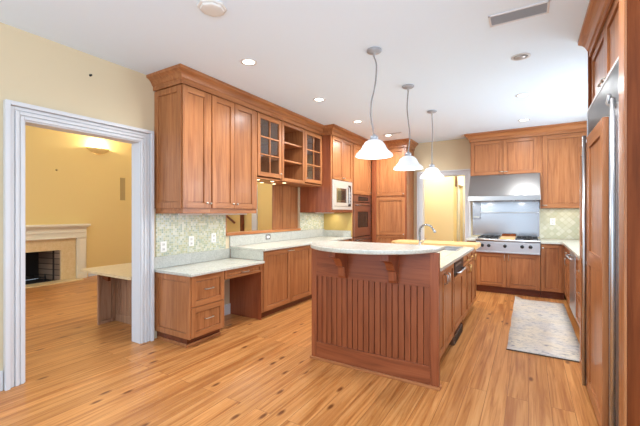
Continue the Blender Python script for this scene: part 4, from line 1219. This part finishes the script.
for lx, ly, ll, kk in ((-5.6, 2.6, 'added unseen flush ceiling lamp of the room beyond the cased opening', 1.0), (-5.2, 5.3, 'added unseen flush ceiling lamp beyond the pass-through', 1.4)):
  lm = thing('added_ceiling_lamp', ll, 'lamp', (lx, ly, 3.3), 0, 'added living room ceiling lamps')  # lamps added out of view to brighten the yellow walls
  mb = MB(); mb.lathe([(0.22, -0.001), (0.22, -0.02), (0.20, -0.03)], (0, 0, 0), WHITE, 24); mb.build('base', lm)
  mb = MB(); mb.lathe([(0.198, -0.031), (0.17, -0.07), (0.08, -0.10), (0.0, -0.105)], (0, 0, 0), LAMPG, 24); mb.build('diffuser', lm)
  lamp('added_living_room_lamp', 'POINT', lm, (0, 0, -0.25), POW_LR * kk, (1, 0.95, 0.86), 0.15)
sp = thing('wall_speaker', 'tall narrow tan speaker grille on the yellow wall beside the casing', 'speaker', (-8.0, 4.50, 1.90))
mb = MB(); mb.box(0.0005, 0.012, -0.055, 0.055, -0.25, 0.25, SPEAK, 0.003); mb.build('grille', sp)
mb = MB(); mb.box(0.0005, 0.008, -0.062, 0.062, -0.257, -0.2505, SPEAK, 0.001); mb.box(0.0005, 0.008, -0.062, 0.062, 0.2505, 0.257, SPEAK, 0.001); mb.build('frame', sp)
mb = MB(); mb.lathe([(0.022, 0.0005), (0.022, 0.004), (0.012, 0.007), (0.010, 0.03), (0.0, 0.034)], (0, 0, 0), SPEAK, 12, 'x')
tag(mb.build('wall_hook', None, (-8.0, 3.20, 2.20)), 'small hook on the yellow wall above the mantel', 'hook')

dk = thing('side_desk', 'low stone-topped desk with beadboard back beyond the doorway casing', 'desk', (-4.1, 2.4, 0))
mb = MB(); mb.prism([(-0.53, -0.30), (-0.50, -0.32), (0.515, -0.32), (0.515, 0.33), (-0.53, 0.33)], lambda p, q, a_: (p, q, a_), 0.648, 0.676, LRSTONE); mb.build('desk_top', dk)
mb = MB(); shaker(mb, (-0.375, -0.19, 0.0), Y3, X3, 0.20, 0.645, st=0.035, t=0.03, rec=0.016, V_=PALEWOOD, H_=PALEWOOD); mb.build('leg_panel', dk)
mb = MB(); shaker(mb, (-0.374, 0.045, 0.0), X3, -Y3, 0.45, 0.645, st=0.05, t=0.03, rec=0.014, V_=PALEWOOD, H_=PALEWOOD, rail=0.09)
for i in range(7): mb.box(-0.32 + i * 0.05, -0.278 + i * 0.05, 0.022, 0.031, 0.09, 0.555, PALEWOOD, 0.003)
mb.box(-0.374, 0.515, 0.046, 0.06, 0, 0.645, PALEWOOD); mb.build('back_panel', dk)
mb = MB(); shaker(mb, (0.078, 0.045, 0.0), X3, -Y3, 0.437, 0.645, st=0.05, t=0.03, rec=0.014, V_=PALEWOOD, H_=PALEWOOD, rail=0.09); mb.build('back_panel', dk)
mb = MB(); mb.prism([(0, 0), (0, -0.10), (-0.03, -0.10), (-0.10, -0.085), (-0.15, -0.05), (-0.18, 0)], lambda p, q, a_: (-0.34 + 0.19 + p, -0.18 + a_, 0.645 + q), 0, 0.03, DV); mb.build('bracket', dk)

# things glimpsed through the pass-through
hr = thing('handrail', 'dark sloping handrail on the yellow wall, glimpsed through the pass-through', 'handrail', (-6.9, 6.98, 1.0))
mb = MB(); mb.tube([(-0.42, -0.06, 0.36), (0.02, -0.06, 0.08)], 0.03, TOE, 8); mb.build('rail', hr)
mb = MB(); mb.tube([(-0.2, -0.055, 0.20), (-0.2, 0.018, 0.17)], 0.012, BLACK, 6); mb.build('bracket', hr)
nw = MB(); nw.box(-6.66, -6.58, 6.90, 6.98, 0.001, 1.36, TOE, 0.006); nw.box(-6.675, -6.565, 6.885, 6.995, 1.3605, 1.40, TOE, 0.006)
tag(nw.build('newel_post'), 'dark newel post against the yellow wall, glimpsed through the pass-through', 'post')

# hall things
mb = MB(); mb.box(-1.4995, -1.47, 8.78, 8.86, 1.98, 2.28, TOE, 0.004)
tag(mb.build('door_chime'), 'narrow dark chime box high on the hall wall', 'chime')
hl = thing('added_hall_light', 'added unseen flush ceiling light in the hall', 'light', (-1.9, 7.95, HC))  # lamp added out of view to light the hall
mb = MB(); mb.lathe([(0.15, -0.001), (0.15, -0.02), (0.14, -0.03)], (0, 0, 0), WHITE, 24); mb.build('base', hl)
mb = MB(); mb.lathe([(0.138, -0.031), (0.12, -0.06), (0.06, -0.085), (0.0, -0.09)], (0, 0, 0), LAMPG, 24); mb.build('diffuser', hl)
lamp('added_hall_lamp', 'POINT', hl, (0, 0, -0.2), POW_HALL, (0.96, 0.97, 0.95), 0.12)
hl = thing('added_hall_light', 'added unseen flush ceiling light deep in the hall', 'light', (-0.95, 9.6, HC))  # second unseen lamp, added to brighten the far end
mb = MB(); mb.lathe([(0.15, -0.001), (0.15, -0.02), (0.14, -0.03)], (0, 0, 0), WHITE, 24); mb.build('base', hl)
mb = MB(); mb.lathe([(0.138, -0.031), (0.12, -0.06), (0.06, -0.085), (0.0, -0.09)], (0, 0, 0), LAMPG, 24); mb.build('diffuser', hl)
lamp('added_hall_lamp', 'POINT', hl, (0, 0, -0.2), POW_HALL, (0.96, 0.97, 0.95), 0.12)
